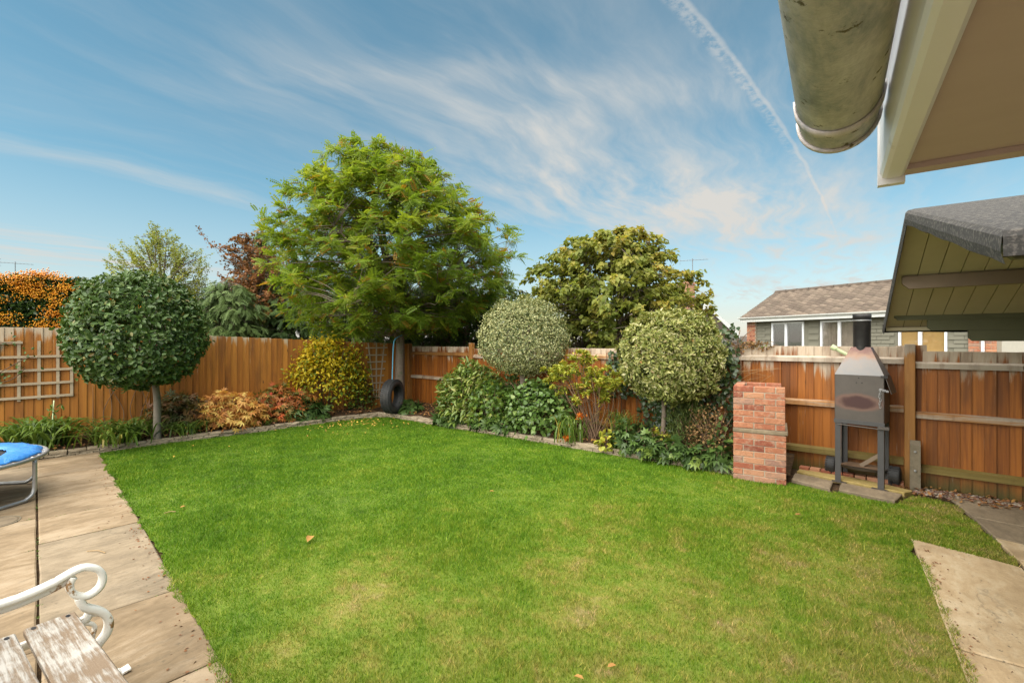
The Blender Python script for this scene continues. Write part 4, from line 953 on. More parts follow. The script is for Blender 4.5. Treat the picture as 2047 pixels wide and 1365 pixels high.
# other houses glimpsed behind
def far_house(label, loc, rz, L_, D_, eave, ridge, barge=False):
    h = thing('far_house', label, 'house', loc, rz)
    MB().box((-L_/2+.3, -D_/2+.3, 0), (L_/2-.3, D_/2-.3, eave)).build('wall', M['render'], h)
    MB().add([(-L_/2, -D_/2, eave), (L_/2, -D_/2, eave), (L_/2, 0, ridge), (-L_/2, 0, ridge), (L_/2, D_/2, eave), (-L_/2, D_/2, eave)], [(0, 1, 2, 3), (3, 2, 4, 5), (0, 3, 5), (1, 4, 2)]).build('roof', M['tiles'], h)
    if barge:
        for s_ in (-1, 1):
            MB().add([(L_/2+.02, s_*D_/2, eave-.1), (L_/2+.06, s_*D_/2, eave-.1), (L_/2+.06, 0, ridge-.1), (L_/2+.02, 0, ridge-.1), (L_/2+.02, s_*D_/2, eave+.16), (L_/2+.06, s_*D_/2, eave+.16), (L_/2+.06, 0, ridge+.16), (L_/2+.02, 0, ridge+.16)], [(0, 1, 2, 3), (4, 7, 6, 5), (0, 4, 5, 1), (1, 5, 6, 2), (3, 2, 6, 7), (0, 3, 7, 4)]).build('bargeboard', M['white_paint'], h)
    return h
def aerial(label, parent_loc, h, L_, rz, n=9):
    a = thing('tv_aerial', label, 'aerial', parent_loc, rz)
    MB().tube([(0, 0, 0), (0, 0, h)], .022, 6).build('mast', M['antenna'], a)
    b = MB().tube([(-L_*.45, 0, h-.1), (L_*.55, 0, h-.1)], .014, 5).build('boom', M['antenna'], a)
    e = MB()
    for k in range(n): x_ = -L_*.42+L_*.92*k/(n-1); w_ = .30-.016*k; e.tube([(x_, -w_/2, h-.1), (x_, w_/2, h-.1)], .007, 4)
    e.tube([(-L_*.45, -.2, h+.12), (-L_*.45, .2, h+.12)], .008, 4).tube([(-L_*.45, -.2, h-.3), (-L_*.45, .2, h-.3)], .008, 4).tube([(-L_*.45, 0, h-.32), (-L_*.45, 0, h+.14)], .01, 4).build('elements', M['antenna'], b)['kind'] = 'stuff'
    return a
h2 = far_house('house with white bargeboard and brick chimney behind the broad-leaved tree', (-9.2, 30.2, 0), R(-30), 7.0, 5.6, 1.9, 3.75, True)
ck = MB().box((1.7, -.35, 3.6), (2.35, .35, 5.15)).box((1.64, -.41, 5.15), (2.41, .41, 5.27)).build('chimney', M['brick'], h2)
MB().lathe([(.12, 5.27), (.10, 5.6), (.12, 5.62), (.08, 5.62)], 12, Matrix.Translation((2.02, 0, 0))).build('chimney_pot', M['brick'], ck)
aerial('thin TV aerial standing over the brick chimney', (-7.05, 29.0, 5.1), 1.6, 1.6, R(15))
far_house('low brown roof just above the ivy at the fence end', (-4.2, 33, 0), R(-25), 9, 6, 1.4, 2.0)
far_house('grey roof at the end of the orange-berried hedge', (-48.5, 1.3, 0), R(80), 9, 8, 4.6, 6.05)
aerial('tall thin TV aerial over the orange-berried hedge', (-42.4, 5.35, 3.5), 3.2, 1.5, R(70))
far_house('brown tiled house beyond the right end of the fence', (9.5, 24, 0), R(-35), 9, 7, 1.75, 2.1)
# ------------------------------------------------------------------ plants
def nrm(a): return a/np.maximum(np.linalg.norm(a, axis=-1, keepdims=True), 1e-9)
TPL = {  # leaf outlines: x along, y across, z up (folded on the midrib)
    'rhomb': (np.array([(0, 0, 0), (.45, .5, .10), (1, 0, -.08), (.45, -.5, .10)]), np.array([(0, 2, 1), (0, 3, 2)])),
    'oval': (np.array([(0, 0, 0), (.28, .44, .10), (.70, .40, .08), (1, 0, -.14), (.70, -.40, .08), (.28, -.44, .10)]), np.array([(0, 3, 2, 1), (0, 5, 4, 3)])),
    'lance': (np.array([(0, 0, 0), (.3, .5, .12), (.65, .38, .02), (1, 0, -.22), (.65, -.38, .02), (.3, -.5, .12)]), np.array([(0, 3, 2, 1), (0, 5, 4, 3)])),
    'heart': (np.array([(0, 0, 0), (.06, .42, .06), (.40, .52, .10), (1, 0, -.2), (.40, -.52, .10), (.06, -.42, .06)]), np.array([(0, 3, 2, 1), (0, 5, 4, 3)])),
}
def pinnate(pairs=8, lw=.10, ll=.22):
    V = []; F = []
    for k in range(pairs*2+1):
        if k == pairs*2: x, sd_, dx = 1.0, 0, .9
        else: x, sd_, dx = .16+.80*(k//2)/pairs, (1 if k % 2 else -1), .35
        zc0 = -.38*x*x; b = len(V); d = np.array([dx, sd_*.95, -.22]); d = d/np.linalg.norm(d); w_ = np.array([-d[1], d[0], 0]); w_ = w_/max(np.linalg.norm(w_), 1e-6)
        L_ = ll*(1-.35*abs(x-.5)); p = np.array([x*.9, 0, zc0])
        V += [p, p+d*L_*.5+w_*lw/2, p+d*L_, p+d*L_*.5-w_*lw/2]; F.append((b, b+1, b+2, b+3))
    return np.array(V), np.array(F)
TPL['pinnate'] = pinnate(6, .135, .25)
def fanspray(n=9):
    V = []; F = []
    for k in range(n):
        u = .12+.78*k/n; sd_ = 1 if k % 2 else -1; b = len(V); p = np.array([u, 0, -.35*u*u]); L_ = .55*(1-u*.6); d = np.array([.75, sd_*.62, -.25-.2*u]); d = d/np.linalg.norm(d); w_ = np.array([-d[1], d[0], 0])*.055
        V += [p, p+d*L_*.45+w_, p+d*L_, p+d*L_*.45-w_]; F.append((b, b+1, b+2, b+3))
    b = len(V); V += [np.array([0, 0, 0]), np.array([.5, .035, -.08]), np.array([1.05, 0, -.42]), np.array([.5, -.035, -.08])]; F.append((b, b+1, b+2, b+3))
    return np.array(V), np.array(F)
TPL['spray'] = fanspray()
def palmate(n=5, lw=.22):
    V = []; F = []
    for k in range(n):
        a = (k-(n-1)/2)*R(38); L_ = 1-.14*abs(k-(n-1)/2); b = len(V); d = np.array([math.cos(a), math.sin(a), 0]); w_ = np.array([-d[1], d[0], 0])*lw/2
        V += [np.array([.12, 0, 0]), .12*np.array([1, 0, 0])+d*L_*.42+w_+np.array([0, 0, .05]), .12*np.array([1, 0, 0])+d*L_+np.array([0, 0, -.2]), .12*np.array([1, 0, 0])+d*L_*.42-w_+np.array([0, 0, .05])]; F.append((b, b+1, b+2, b+3))
    return np.array(V), np.array(F)
TPL['palmate'] = palmate(); TPL['palm7'] = palmate(5, .34); TPL['star'] = palmate(4, .3)
def leaves(P, D, N, L_, W_, tpl):
    """place one leaf template per point: D along the leaf, N roughly its upper side"""
    T, F = TPL[tpl]; D = nrm(D); Z = nrm(N-D*(N*D).sum(1, keepdims=True)); Y = np.cross(Z, D); n = len(P); k = len(T)
    L_ = np.broadcast_to(np.asarray(L_, float), (n,)); W_ = np.broadcast_to(np.asarray(W_, float), (n,))
    V = P[:, None, :]+T[None, :, 0:1]*D[:, None, :]*L_[:, None, None]+T[None, :, 1:2]*Y[:, None, :]*W_[:, None, None]+T[None, :, 2:3]*Z[:, None, :]*L_[:, None, None]
    Fs = (F[None]+(np.arange(n)*k)[:, None, None]).reshape(-1, F.shape[1])
    return V.reshape(-1, 3), Fs, k
def rdir(n): return nrm(rng.normal(size=(n, 3)))
def leaf_obj(name, parts, mt, parent, var=None):
    """parts: list of (V, F, k, var per leaf)"""
    V = np.concatenate([p[0] for p in parts]); off = 0; Fs = []; A = []
    for v, f, k, a in parts: Fs.append(f+off); off += len(v); A.append(np.repeat(a, k))
    w_ = {f.shape[1] for f in Fs}
    F = [np.concatenate([f for f in Fs if f.shape[1] == q]) for q in sorted(w_)]
    loc = np.array(parent.location); V = V-loc
    return link(name, me_np(name, V, F, mt, {'var': np.concatenate(A)}), parent)
def stems(name, lines, rads, mt, parent, n=5):
    m = MB(); o = Vector(parent.location)
    for pts, r_ in zip(lines, rads): m.tube([Vector(p)-o for p in pts], r_, n)
    return m.build(name, mt, parent, smooth=True)
# --- clipped balls on a stem
def ball_shape(n, rx, ry, rzu, rzd, p=2.5, lo=.86, hi=1.02, ax=0.0):
    d = rdir(n); a = np.abs(d); rr = np.stack([np.full(n, rx), np.full(n, ry), np.where(d[:, 2] > 0, rzu, rzd)], 1)
    k = ((a[:, 0])**p+(a[:, 1])**p+(a[:, 2])**p)**(-1/p)
    u = rng.uniform(lo, hi, n)
    lump = 1+.025*np.sin(d[:, 0]*9+1)*np.sin(d[:, 1]*8+2)+.02*np.sin(d[:, 2]*13+d[:, 0]*7)
    c, s_ = math.cos(ax), math.sin(ax); q = d*rr*(k*u*lump)[:, None]; nn = nrm(d/rr)
    rot = lambda v: np.stack([v[:, 0]*c-v[:, 1]*s_, v[:, 0]*s_+v[:, 1]*c, v[:, 2]], 1)
    return rot(q), rot(nn), u
def topiary(name, label, base, centre, rad, zu, zd, leafN, L_, W_, tpl, mt, bark, stem_r, ax, dens_lo=.80, up=.35, pexp=2.5, lump=.0, fr=11, tuft=1):
    t = thing(name, label, 'tree', base); C_ = np.array(centre); parts = []
    for n, lo, hi in ((leafN, .90, 1.03), (int(leafN*.55), dens_lo-.08, .92)):
        P, N, u = ball_shape(n, rad[0], rad[1], zu, zd, pexp, lo, hi, ax)
        D = nrm(np.cross(N, rdir(n))*1.0+N*.45+np.array([0, 0, -.12])); NN = nrm(N+rdir(n)*.55+np.array([0, 0, up]))
        if tuft > 1:
            j = np.repeat(np.arange(n//tuft), tuft); P = P[j]*rng.uniform(.97, 1.03, n//tuft)[j][:, None]; N = N[j]; n = len(P); D = nrm(np.cross(N, rdir(n))+N*rng.uniform(.2, .9, n)[:, None]); NN = nrm(N+rdir(n)*.35+np.array([0, 0, up])); P = P+D*(L_*.25)
        s_ = rng.uniform(.7, 1.25, n)
        P = P*(1+np.where(rng.random(n) < .035, rng.uniform(.03, .10, n), 0))[:, None]
        if lump: P = P*(1+lump*np.sin(P[:, 0]*fr+1)*np.sin(P[:, 1]*fr*1.1+2)+lump*.7*np.sin(P[:, 2]*fr*1.6+P[:, 0]*fr*.8)*np.sin(P[:, 1]*fr*1.3))[:, None]; kp = rng.random(n) > .5*np.clip(np.sin(P[:, 0]*fr*2.1)*np.sin(P[:, 1]*fr*2.3+1)*np.sin(P[:, 2]*fr*2.2)*3, 0, 1); P, D, NN, s_ = P[kp], D[kp], NN[kp], s_[kp]; n = len(P)
        V, F, k = leaves(C_+P, D, NN, L_*s_, W_*s_, tpl); parts.append((V, F, k, rng.random(n)))
    leaf_obj('crown', parts, mt, t)
    ln = []; rr = []
    b = Vector(base); c = Vector(centre); top = Vector((b.x*.8+c.x*.2, b.y*.8+c.y*.2, c.z-zd*.55)); mid = b.lerp(top, .5)+Vector((.015, .02, 0))
    ln.append(smoothpath([b+Vector((0, 0, -.08)), b.lerp(mid, .2), mid, b.lerp(top, .8), top], 4)); rr.append(list(np.linspace(stem_r*1.25, stem_r*.85, len(ln[-1]))))
    for k in range(16):
        d = Vector(rdir(1)[0]); d.z = abs(d.z)*.8+.1; e = top+Vector((d.x*rad[0]*.8, d.y*rad[1]*.8, d.z*zu)); ln.append(smoothpath([top-Vector((0, 0, .1)), top.lerp(e, .5)+Vector((0, 0, .04)), e], 3)); rr.append(list(np.linspace(stem_r*.45, .004, len(ln[-1]))))
    stems('trunk', ln, rr, bark, t, 10)
    return t
M['laurel'] = leafmat('glossy_dark_evergreen', [(0, (.035, .075, .018)), (.45, (.062, .125, .028)), (.8, (.10, .175, .045)), (.97, (.16, .22, .065)), (1, (.24, .15, .05))], .42, .2, .4)
M['holly'] = leafmat('cream_edged_small_leaf', [(0, (.05, .085, .03)), (.25, (.14, .18, .065)), (.5, (.31, .32, .14)), (.8, (.46, .44, .19)), (1, (.56, .54, .30))], .4, .2, .45)
M['privet'] = leafmat('pale_variegated_leaf', [(0, (.10, .13, .025)), (.3, (.22, .25, .055)), (.55, (.36, .37, .10)), (.85, (.48, .45, .19)), (.97, (.56, .52, .30)), (1, (.28, .12, .03))], .45, .3, .4)
topiary('clipped_tree', 'large round clipped dark green evergreen on a bare trunk by the orange fence', (-8.84, 2.66, .1), (-8.60, 2.36, 1.74), (.78, .78), .88, .73, 9500, .074, .044, 'oval', M['laurel'], M['bark_grey'], .047, R(13), up=.4, pexp=2.35, lump=.028, fr=9, tuft=4)
topiary('clipped_tree', 'domed clipped evergreen with tiny cream-edged leaves, densely speckled', (-4.60, 6.80, .15), (-4.58, 6.84, 1.68), (.80, .62), .73, .62, 26000, .028, .021, 'rhomb', M['holly'], M['bark'], .05, R(35), up=.4, pexp=2.15, lump=.022, fr=10, tuft=4)
topiary('clipped_tree', 'pale yellow-green clipped ball with loose leafy tufts on a thin bare stem', (-2.00, 6.50, .12), (-1.87, 6.50, 1.46), (.64, .54), .58, .60, 21000, .058, .026, 'lance', M['privet'], M['bark'], .030, R(30), dens_lo=.75, up=.5, pexp=2.4, lump=.06, fr=13, tuft=8)
# --- trees with boughs
def curve_r(ys_, rs, y): return np.interp(y, ys_, rs)
def tree(name, label, base, axis_top, prof, nb, per, blen, L_, W_, tpl, mt, bark, trunk_r, fork, droop=.35, vr=(0, 1), varf=None, depth=.85, shell=.35, upb=.25, leafdown=.2, seed=1, nlimb=9, jit=.35, lean=(0, 0), group=None, upright=0.0):
    """crown profile prof = [(z, radius, centre offset)], boughs spread through the volume and joined to limbs"""
    t = thing(name, label, 'tree', base, group=group); r = np.random.default_rng(seed)
    zs = np.array([p[0] for p in prof]); rs = np.array([p[1] for p in prof]); co = np.array([p[2] if len(p) > 2 else 0 for p in prof])
    zz = r.uniform(zs[0], zs[-1], nb*6); wgt = np.interp(zz, zs, rs)+.08; zz = zz[r.random(len(zz)) < wgt/wgt.max()][:nb]; nb = len(zz)
    a = r.uniform(0, 2*np.pi, nb); q = np.sqrt(r.uniform(shell**2, 1.0, nb)); rad = np.interp(zz, zs, rs)*q
    cx = np.interp(zz, zs, co)
    rx, ry = .816, .578                                     # sideways of the viewer: crown offsets lie along it
    X0 = base[0]+cx*rx; Y0 = base[1]+cx*ry
    u = np.cos(a)*rad; v = np.sin(a)*rad*depth
    tip = np.stack([X0+u*rx-v*ry, Y0+u*ry+v*rx, zz], 1)
    # limbs
    b = np.array(base); fk = np.array([base[0], base[1], fork]); H_ = zs[-1]-fork
    lines = []; rads = []; nodes = []
    top = np.array([base[0]+co[-1]*rx, base[1]+co[-1]*ry, zs[-1]-.15*H_])
    main = smoothpath([tuple(b+np.array([0, 0, -.15])), tuple(b*.6+fk*.4+np.array([.02, .01, 0])), tuple(fk), tuple(fk*.5+top*.5+r.normal(0, .06, 3)), tuple(top)], 5)
    lines.append(main); rads.append(list(np.interp(np.linspace(0, 1, len(main)), [0, .45, 1], [trunk_r*1.2, trunk_r*.8, .012]))); nodes += [np.array(p) for p in main[8:]]
    for k in range(nlimb):
        j = r.integers(0, nb); tgt = tip[j]; s0 = np.array(main[min(len(main)-1, 8+int(r.integers(0, 7)))])
        if tgt[2] < s0[2]: s0 = fk
        mid = s0*.5+tgt*.5+np.array([0, 0, .12*np.linalg.norm(tgt-s0)]); L2 = smoothpath([tuple(s0), tuple(mid), tuple(s0*.08+tgt*.92)], 5)
        lines.append(L2); rads.append(list(np.linspace(trunk_r*.42, .010, len(L2)))); nodes += [np.array(p) for p in L2[3:]]
    nodes = np.array(nodes)
    # boughs
    out = nrm(np.stack([tip[:, 0]-X0, tip[:, 1]-Y0, np.full(nb, 0.0)], 1)); parts = []
    bd = nrm(out*(1-upright)+np.array([0, 0, 1])*(upb+upright)+r.normal(0, jit, (nb, 3))); bl = blen*r.uniform(.6, 1.3, nb)
    start = tip-bd*bl[:, None]*.75
    for i in range(nb):
        dd = np.linalg.norm(nodes-start[i], axis=1)+np.where(nodes[:, 2] > start[i, 2]+.1, 1.5, 0); nd = nodes[int(np.argmin(dd))]
        lines.append([tuple(nd), tuple(nd*.45+start[i]*.55+np.array([0, 0, .05])), tuple(start[i]), tuple(start[i]+bd[i]*bl[i]*.5), tuple(start[i]+bd[i]*bl[i]*.98-np.array([0, 0, droop*bl[i]*.5]))]); rads.append([.011, .008, .006, .004, .002])
    m_ = nb*per; bi = np.repeat(np.arange(nb), per); s_ = r.uniform(.08, 1.0, m_)
    P = start[bi]+bd[bi]*(bl[bi]*s_)[:, None]; P[:, 2] -= droop*bl[bi]*.5*s_**2
    side = nrm(np.cross(bd[bi], np.array([0, 0, 1.0]))); sg = np.where(r.random(m_) < .5, -1, 1)
    D = nrm(bd[bi]*.55+side*(sg*r.uniform(.3, 1.0, m_))[:, None]+np.stack([np.zeros(m_), np.zeros(m_), r.uniform(-.5, .5, m_)-leafdown], 1)+r.normal(0, .25, (m_, 3)))
    P = P+r.normal(0, .03, (m_, 3))
    N = nrm(np.array([0, 0, 1.0])+r.normal(0, .38, (m_, 3))+out[bi]*.35)
    sc = r.uniform(.7, 1.2, m_); V, F, k = leaves(P, D, N, L_*sc, W_*sc, tpl)
    bv = r.random(nb); va = np.clip(.55*bv[bi]+.45*r.random(m_), 0, 1)*(vr[1]-vr[0])+vr[0]
    if varf is not None: va = np.clip(varf(P, va, r), 0, 1)
    leaf_obj('crown', [(V, F, k, va)], mt, t); stems('trunk', lines, rads, bark, t, 6)
    return t
def S(py, t): return CAM_H+t*(683-py)/910.0            # height of a sight line at a distance
M['locust'] = leafmat('locust_leaflet', [(0, (.09, .165, .018)), (.3, (.17, .265, .026)), (.6, (.28, .365, .034)), (.85, (.42, .45, .045)), (.95, (.50, .46, .05)), (1, (.42, .22, .03))], .5, .5, .3)
T_ = 10.5; sil = [(668, 650, 880), (645, 600, 935), (620, 570, 990), (585, 556, 1010), (545, 552, 1025), (505, 545, 1035), (470, 545, 1030), (435, 560, 995), (400, 580, 950), (370, 602, 922), (335, 630, 885), (310, 665, 830), (296, 690, 790), (286, 715, 755)]
prof = [(S(y, T_), (b-a)/2*T_/910+.02, ((a+b)/2-797)*T_/910) for y, a, b in sil]
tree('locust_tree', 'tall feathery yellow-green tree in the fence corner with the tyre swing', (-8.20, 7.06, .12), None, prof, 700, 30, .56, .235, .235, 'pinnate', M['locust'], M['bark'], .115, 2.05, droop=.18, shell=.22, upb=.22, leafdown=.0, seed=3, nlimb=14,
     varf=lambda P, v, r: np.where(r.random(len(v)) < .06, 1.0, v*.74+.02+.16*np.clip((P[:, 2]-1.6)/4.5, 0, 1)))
M['broad'] = leafmat('olive_broad_leaf', [(0, (.10, .15, .028)), (.3, (.18, .225, .04)), (.6, (.30, .31, .06)), (.8, (.42, .35, .07)), (.92, (.52, .32, .04)), (1, (.50, .22, .03))], .5, .48, .3)
T_ = 9.6; sil = [(705, 1080, 1400), (660, 1060, 1420), (620, 1045, 1425), (590, 1030, 1425), (560, 1040, 1415), (530, 1060, 1385), (505, 1085, 1350), (480, 1130, 1330), (468, 1170, 1310), (462, 1215, 1285)]
prof = [(S(y, T_), (b-a)/2*T_/910-.10, ((a+b)/2-1240)*T_/910) for y, a, b in sil]
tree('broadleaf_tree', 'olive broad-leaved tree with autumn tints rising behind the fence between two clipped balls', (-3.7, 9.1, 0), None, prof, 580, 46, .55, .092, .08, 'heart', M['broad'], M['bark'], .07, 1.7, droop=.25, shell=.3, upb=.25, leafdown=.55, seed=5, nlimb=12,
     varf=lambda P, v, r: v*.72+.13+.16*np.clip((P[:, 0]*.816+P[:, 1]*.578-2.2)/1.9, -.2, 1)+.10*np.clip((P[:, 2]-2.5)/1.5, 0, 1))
M['birch'] = leafmat('small_yellow_green_leaf', [(0, (.16, .20, .03)), (.5, (.32, .35, .05)), (1, (.46, .44, .07))], .5, .4, .3)
T_ = 13.0; sil = [(650, 290, 400), (600, 270, 415), (560, 245, 425), (530, 225, 420), (505, 240, 405), (485, 262, 375), (465, 285, 340), (452, 298, 322)]
prof = [(S(y, T_), (b-a)/2*T_/910-.05, ((a+b)/2-325)*T_/910) for y, a, b in sil]
tree('birch_tree', 'slender pale yellow-green tree with fine sparse leaves above the round bush', (-15.65, 4.85, 0), None, prof, 300, 70, .62, .05, .038, 'rhomb', M['birch'], M['bark'], .07, 1.9, droop=.1, shell=.15, upb=.55, leafdown=.3, seed=8, nlimb=16, jit=.3, upright=.35)
M['haw'] = leafmat('russet_hawthorn_leaf', [(0, (.15, .075, .03)), (.3, (.28, .11, .045)), (.55, (.36, .14, .06)), (.8, (.28, .22, .05)), (1, (.50, .34, .05))], .6, .3, .25)
T_ = 13.0; sil = [(650, 470, 600), (600, 452, 610), (560, 440, 600), (530, 445, 590), (505, 450, 570), (485, 458, 550), (470, 470, 520)]
prof = [(S(y, T_), (b-a)/2*T_/910-.08, ((a+b)/2-525)*T_/910) for y, a, b in sil]
tree('hawthorn_tree', 'russet red-brown tree with yellowing lower leaves left of the feathery tree', (-13.4, 6.5, 0), None, prof, 270, 34, .50, .08, .06, 'rhomb', M['haw'], M['bark'], .08, 1.7, droop=.2, shell=.3, upb=.35, seed=10, nlimb=10,
     varf=lambda P, v, r: np.clip(v*.6+.45*np.clip((3.6-P[:, 2])/1.6, -.1, 1), 0, 1))
tw = thing('hawthorn_shoot', 'long thin red-leaved shoot jutting from the russet tree against the sky', 'branch', (-13.55, 6.2, 3.7))
pts = smoothpath([(-13.6, 6.2, 3.75), (-14.0, 5.9, 4.1), (-14.45, 5.6, 4.42), (-14.75, 5.4, 4.85)], 6); stems('stem', [pts], [list(np.linspace(.014, .004, len(pts)))], M['twig'], tw)
P = np.array([tuple(pts[min(len(pts)-1, int(i))]) for i in rng.uniform(0, len(pts), 90)])+rng.normal(0, .05, (90, 3)); V, F, k = leaves(P, rdir(90), rdir(90)+np.array([0, 0, 1]), .07, .05, 'rhomb'); leaf_obj('foliage', [(V, F, k, rng.random(90)*.6)], M['haw'], tw)
M['conifer'] = leafmat('dark_conifer_spray', [(0, (.034, .072, .022)), (.5, (.060, .115, .034)), (.85, (.095, .16, .045)), (1, (.14, .18, .055))], .6, .15, .25)
M['conifer2'] = leafmat('grey_green_conifer_spray', [(0, (.045, .085, .026)), (.5, (.085, .14, .04)), (1, (.14, .20, .06))], .6, .15, .25)
M['hedge'] = leafmat('dark_hedge_leaf', [(0, (.035, .07, .016)), (.5, (.08, .13, .028)), (.8, (.13, .19, .04)), (.93, (.20, .13, .06)), (1, (.25, .12, .07))], .5, .25, .35)
def conifer(label, px, t, top, halfw, mt, seed, nb=240, low=705, name='conifer_tree', tpl='spray', L_=.30, per=10, grp='conifers behind the fence', shp=None):
    a = (px-1023.5)/910.0; bx0 = (-.5779+a*.8161)*t; by0 = (.8161+a*.5779)*t; z0 = S(low, t); z1 = S(top, t); w_ = halfw*t/910
    pr = [(z0+(z1-z0)*f, w_*g_) for f, g_ in (shp or ((0, 1.0), (.3, .98), (.55, .82), (.75, .6), (.9, .32), (1, .08)))]
    return tree(name, label, (bx0, by0, 0), None, pr, nb, per, .45, L_, L_*.75, tpl, mt, M['bark'], .10, max(z0-.2, .6), droop=.7, shell=.45, upb=-.05, leafdown=.55, seed=seed, nlimb=6, jit=.25, depth=.9, group=grp)
conifer('grey-green conifer with drooping sprays beside the round clipped bush', 452, 11.6, 560, 62, M['conifer2'], 21, 230, shp=((0, 1), (.4, 1), (.7, .95), (.9, .7), (1, .3)))
conifer('dark conifer with pointed tip behind the russet tree', 522, 14.2, 455, 58, M['conifer'], 22, 260)
conifer('dark green conifer filling the gap below the feathery crown, above the yellow bush', 600, 13.4, 520, 85, M['conifer'], 23, 300)
conifer('dark conifer standing directly behind the trunk of the feathery tree', 745, 13.6, 500, 105, M['conifer'], 24, 320)
conifer('dark conifer right of the trunk with the blue rope', 870, 13.4, 530, 85, M['conifer'], 25, 280)

hd = dict(name='hedge_tree', tpl='oval', L_=.085, per=26, grp=None, shp=((0, 1), (.4, 1), (.75, .95), (.92, .7), (1, .3)))
conifer('shaggy dark evergreen with brown dead patches above the corner fence panel', 935, 12.4, 575, 75, M['hedge'], 26, 240, **hd)
conifer('green bushy evergreen between the feathery tree and the domed speckled bush', 1000, 13.5, 560, 62, M['hedge'], 27, 200, **hd)
conifer('dark evergreen filling the gap left of the broad-leaved tree', 1052, 12.6, 598, 52, M['hedge'], 28, 170, **hd)
conifer('low dark evergreen between the round clipped bush and the russet tree', 425, 13.4, 590, 60, M['conifer'], 29, 200, shp=((0, 1), (.4, 1), (.7, .95), (.9, .7), (1, .3)))
# --- orange berried hedge behind the left fence
M['pyr'] = leafmat('firethorn_leaf', [(0, (.018, .05, .012)), (.6, (.045, .095, .02)), (1, (.09, .15, .035))], .35, .15, .5)
m_, t__, b_ = newmat('orange_berry'); a_ = t__.new('ShaderNodeAttribute', attribute_name='var').outputs['Fac']; setin(t__, b_, 'Base Color', t__.ramp(a_, [(0, (.58, .19, .010)), (.6, (.72, .30, .016)), (.97, (.76, .38, .03)), (1, (.38, .03, .02))])); setin(t__, b_, 'Roughness', .35); M['berry'] = m_
pyh = thing('firethorn_hedge', 'dense hedge covered in orange berries above the left fence', 'hedge', (-11.0, 1.3, 0))
n = 36000; s_ = rng.uniform(-2.2, 1.7, n); q = rng.uniform(0, 1, n); d0 = np.where(q < .18, rng.uniform(0, .8, n), rng.uniform(0, .85, n)**2.2*.8)
topz = 2.56+.03*np.sin(s_*3)+.04*np.sin(s_*1.4+1)+.03*np.sin(s_*9)+.06*(s_ > .1)
zt = np.where(q < .18, topz-rng.uniform(0, .10, n), rng.uniform(1.5, 2.66, n)); zt = np.minimum(zt, topz+rng.normal(0, .02, n)-.22*d0)
def PH(s_, d_, z): return np.stack([-10.35+.2223*s_-.975*d_, 1.2+.975*s_+.2223*d_, z], 1)
P = PH(s_, d0+.04*np.sin(s_*7)*np.sin(zt*6), zt); V, F, k = leaves(P, rdir(n), rdir(n)+np.array([.6, -.1, .6]), .075, .042, 'rhomb'); leaf_obj('foliage', [(V, F, k, rng.random(n))], M['pyr'], pyh)
nc = 330; cs_ = rng.uniform(-2.1, 1.65, nc); cz = rng.uniform(1.6, 2.74, nc); cd = rng.uniform(-.05, .05, nc); per = 105
keep = (np.sin(cs_*2.3+.5)+np.sin(cz*5+cs_*4)+rng.normal(0, .9, nc) > -.2); cs_, cz, cd = cs_[keep], cz[keep], cd[keep]; nc = len(cs_)
Pc = PH(cs_, cd, np.minimum(cz, 2.60+.03*np.sin(cs_*3)+.04*np.sin(cs_*1.4+1)+.03*np.sin(cs_*9)+.06*(cs_ > .1))); bi = np.repeat(np.arange(nc), per); off = rng.normal(0, 1, (nc*per, 3))*np.array([.05, .085, .036]); P = Pc[bi]+off
OCT = np.array([(1, 0, 0), (-1, 0, 0), (0, 1, 0), (0, -1, 0), (0, 0, 1), (0, 0, -1)])*.0085; OF = np.array([(0, 2, 4), (2, 1, 4), (1, 3, 4), (3, 0, 4), (2, 0, 5), (1, 2, 5), (3, 1, 5), (0, 3, 5)])
def blobs(P, sc):
    V = (P[:, None, :]+OCT[None]*np.asarray(sc)[:, None, None]).reshape(-1, 3); F = (OF[None]+(np.arange(len(P))*6)[:, None, None]).reshape(-1, 3); return V, F, 6
V, F, k = blobs(P, rng.uniform(1.0, 1.6, len(P))); leaf_obj('berries', [(V, F, k, np.clip(np.repeat(rng.random(nc), per)*.6+.4*rng.random(len(P)), 0, 1))], M['berry'], pyh)['kind'] = 'stuff'
lines = [[(-10.4+.2223*a-.6, 1.2+.975*a, 0), (-10.4+.2223*a-.55, 1.2+.975*a+.05, 1.2), (-10.4+.2223*a-.4, 1.2+.975*a+.1, 2.4)] for a in np.linspace(-2, 1.6, 7)]; stems('stems', lines, [[.035, .025, .01]]*7, M['bark'], pyh)
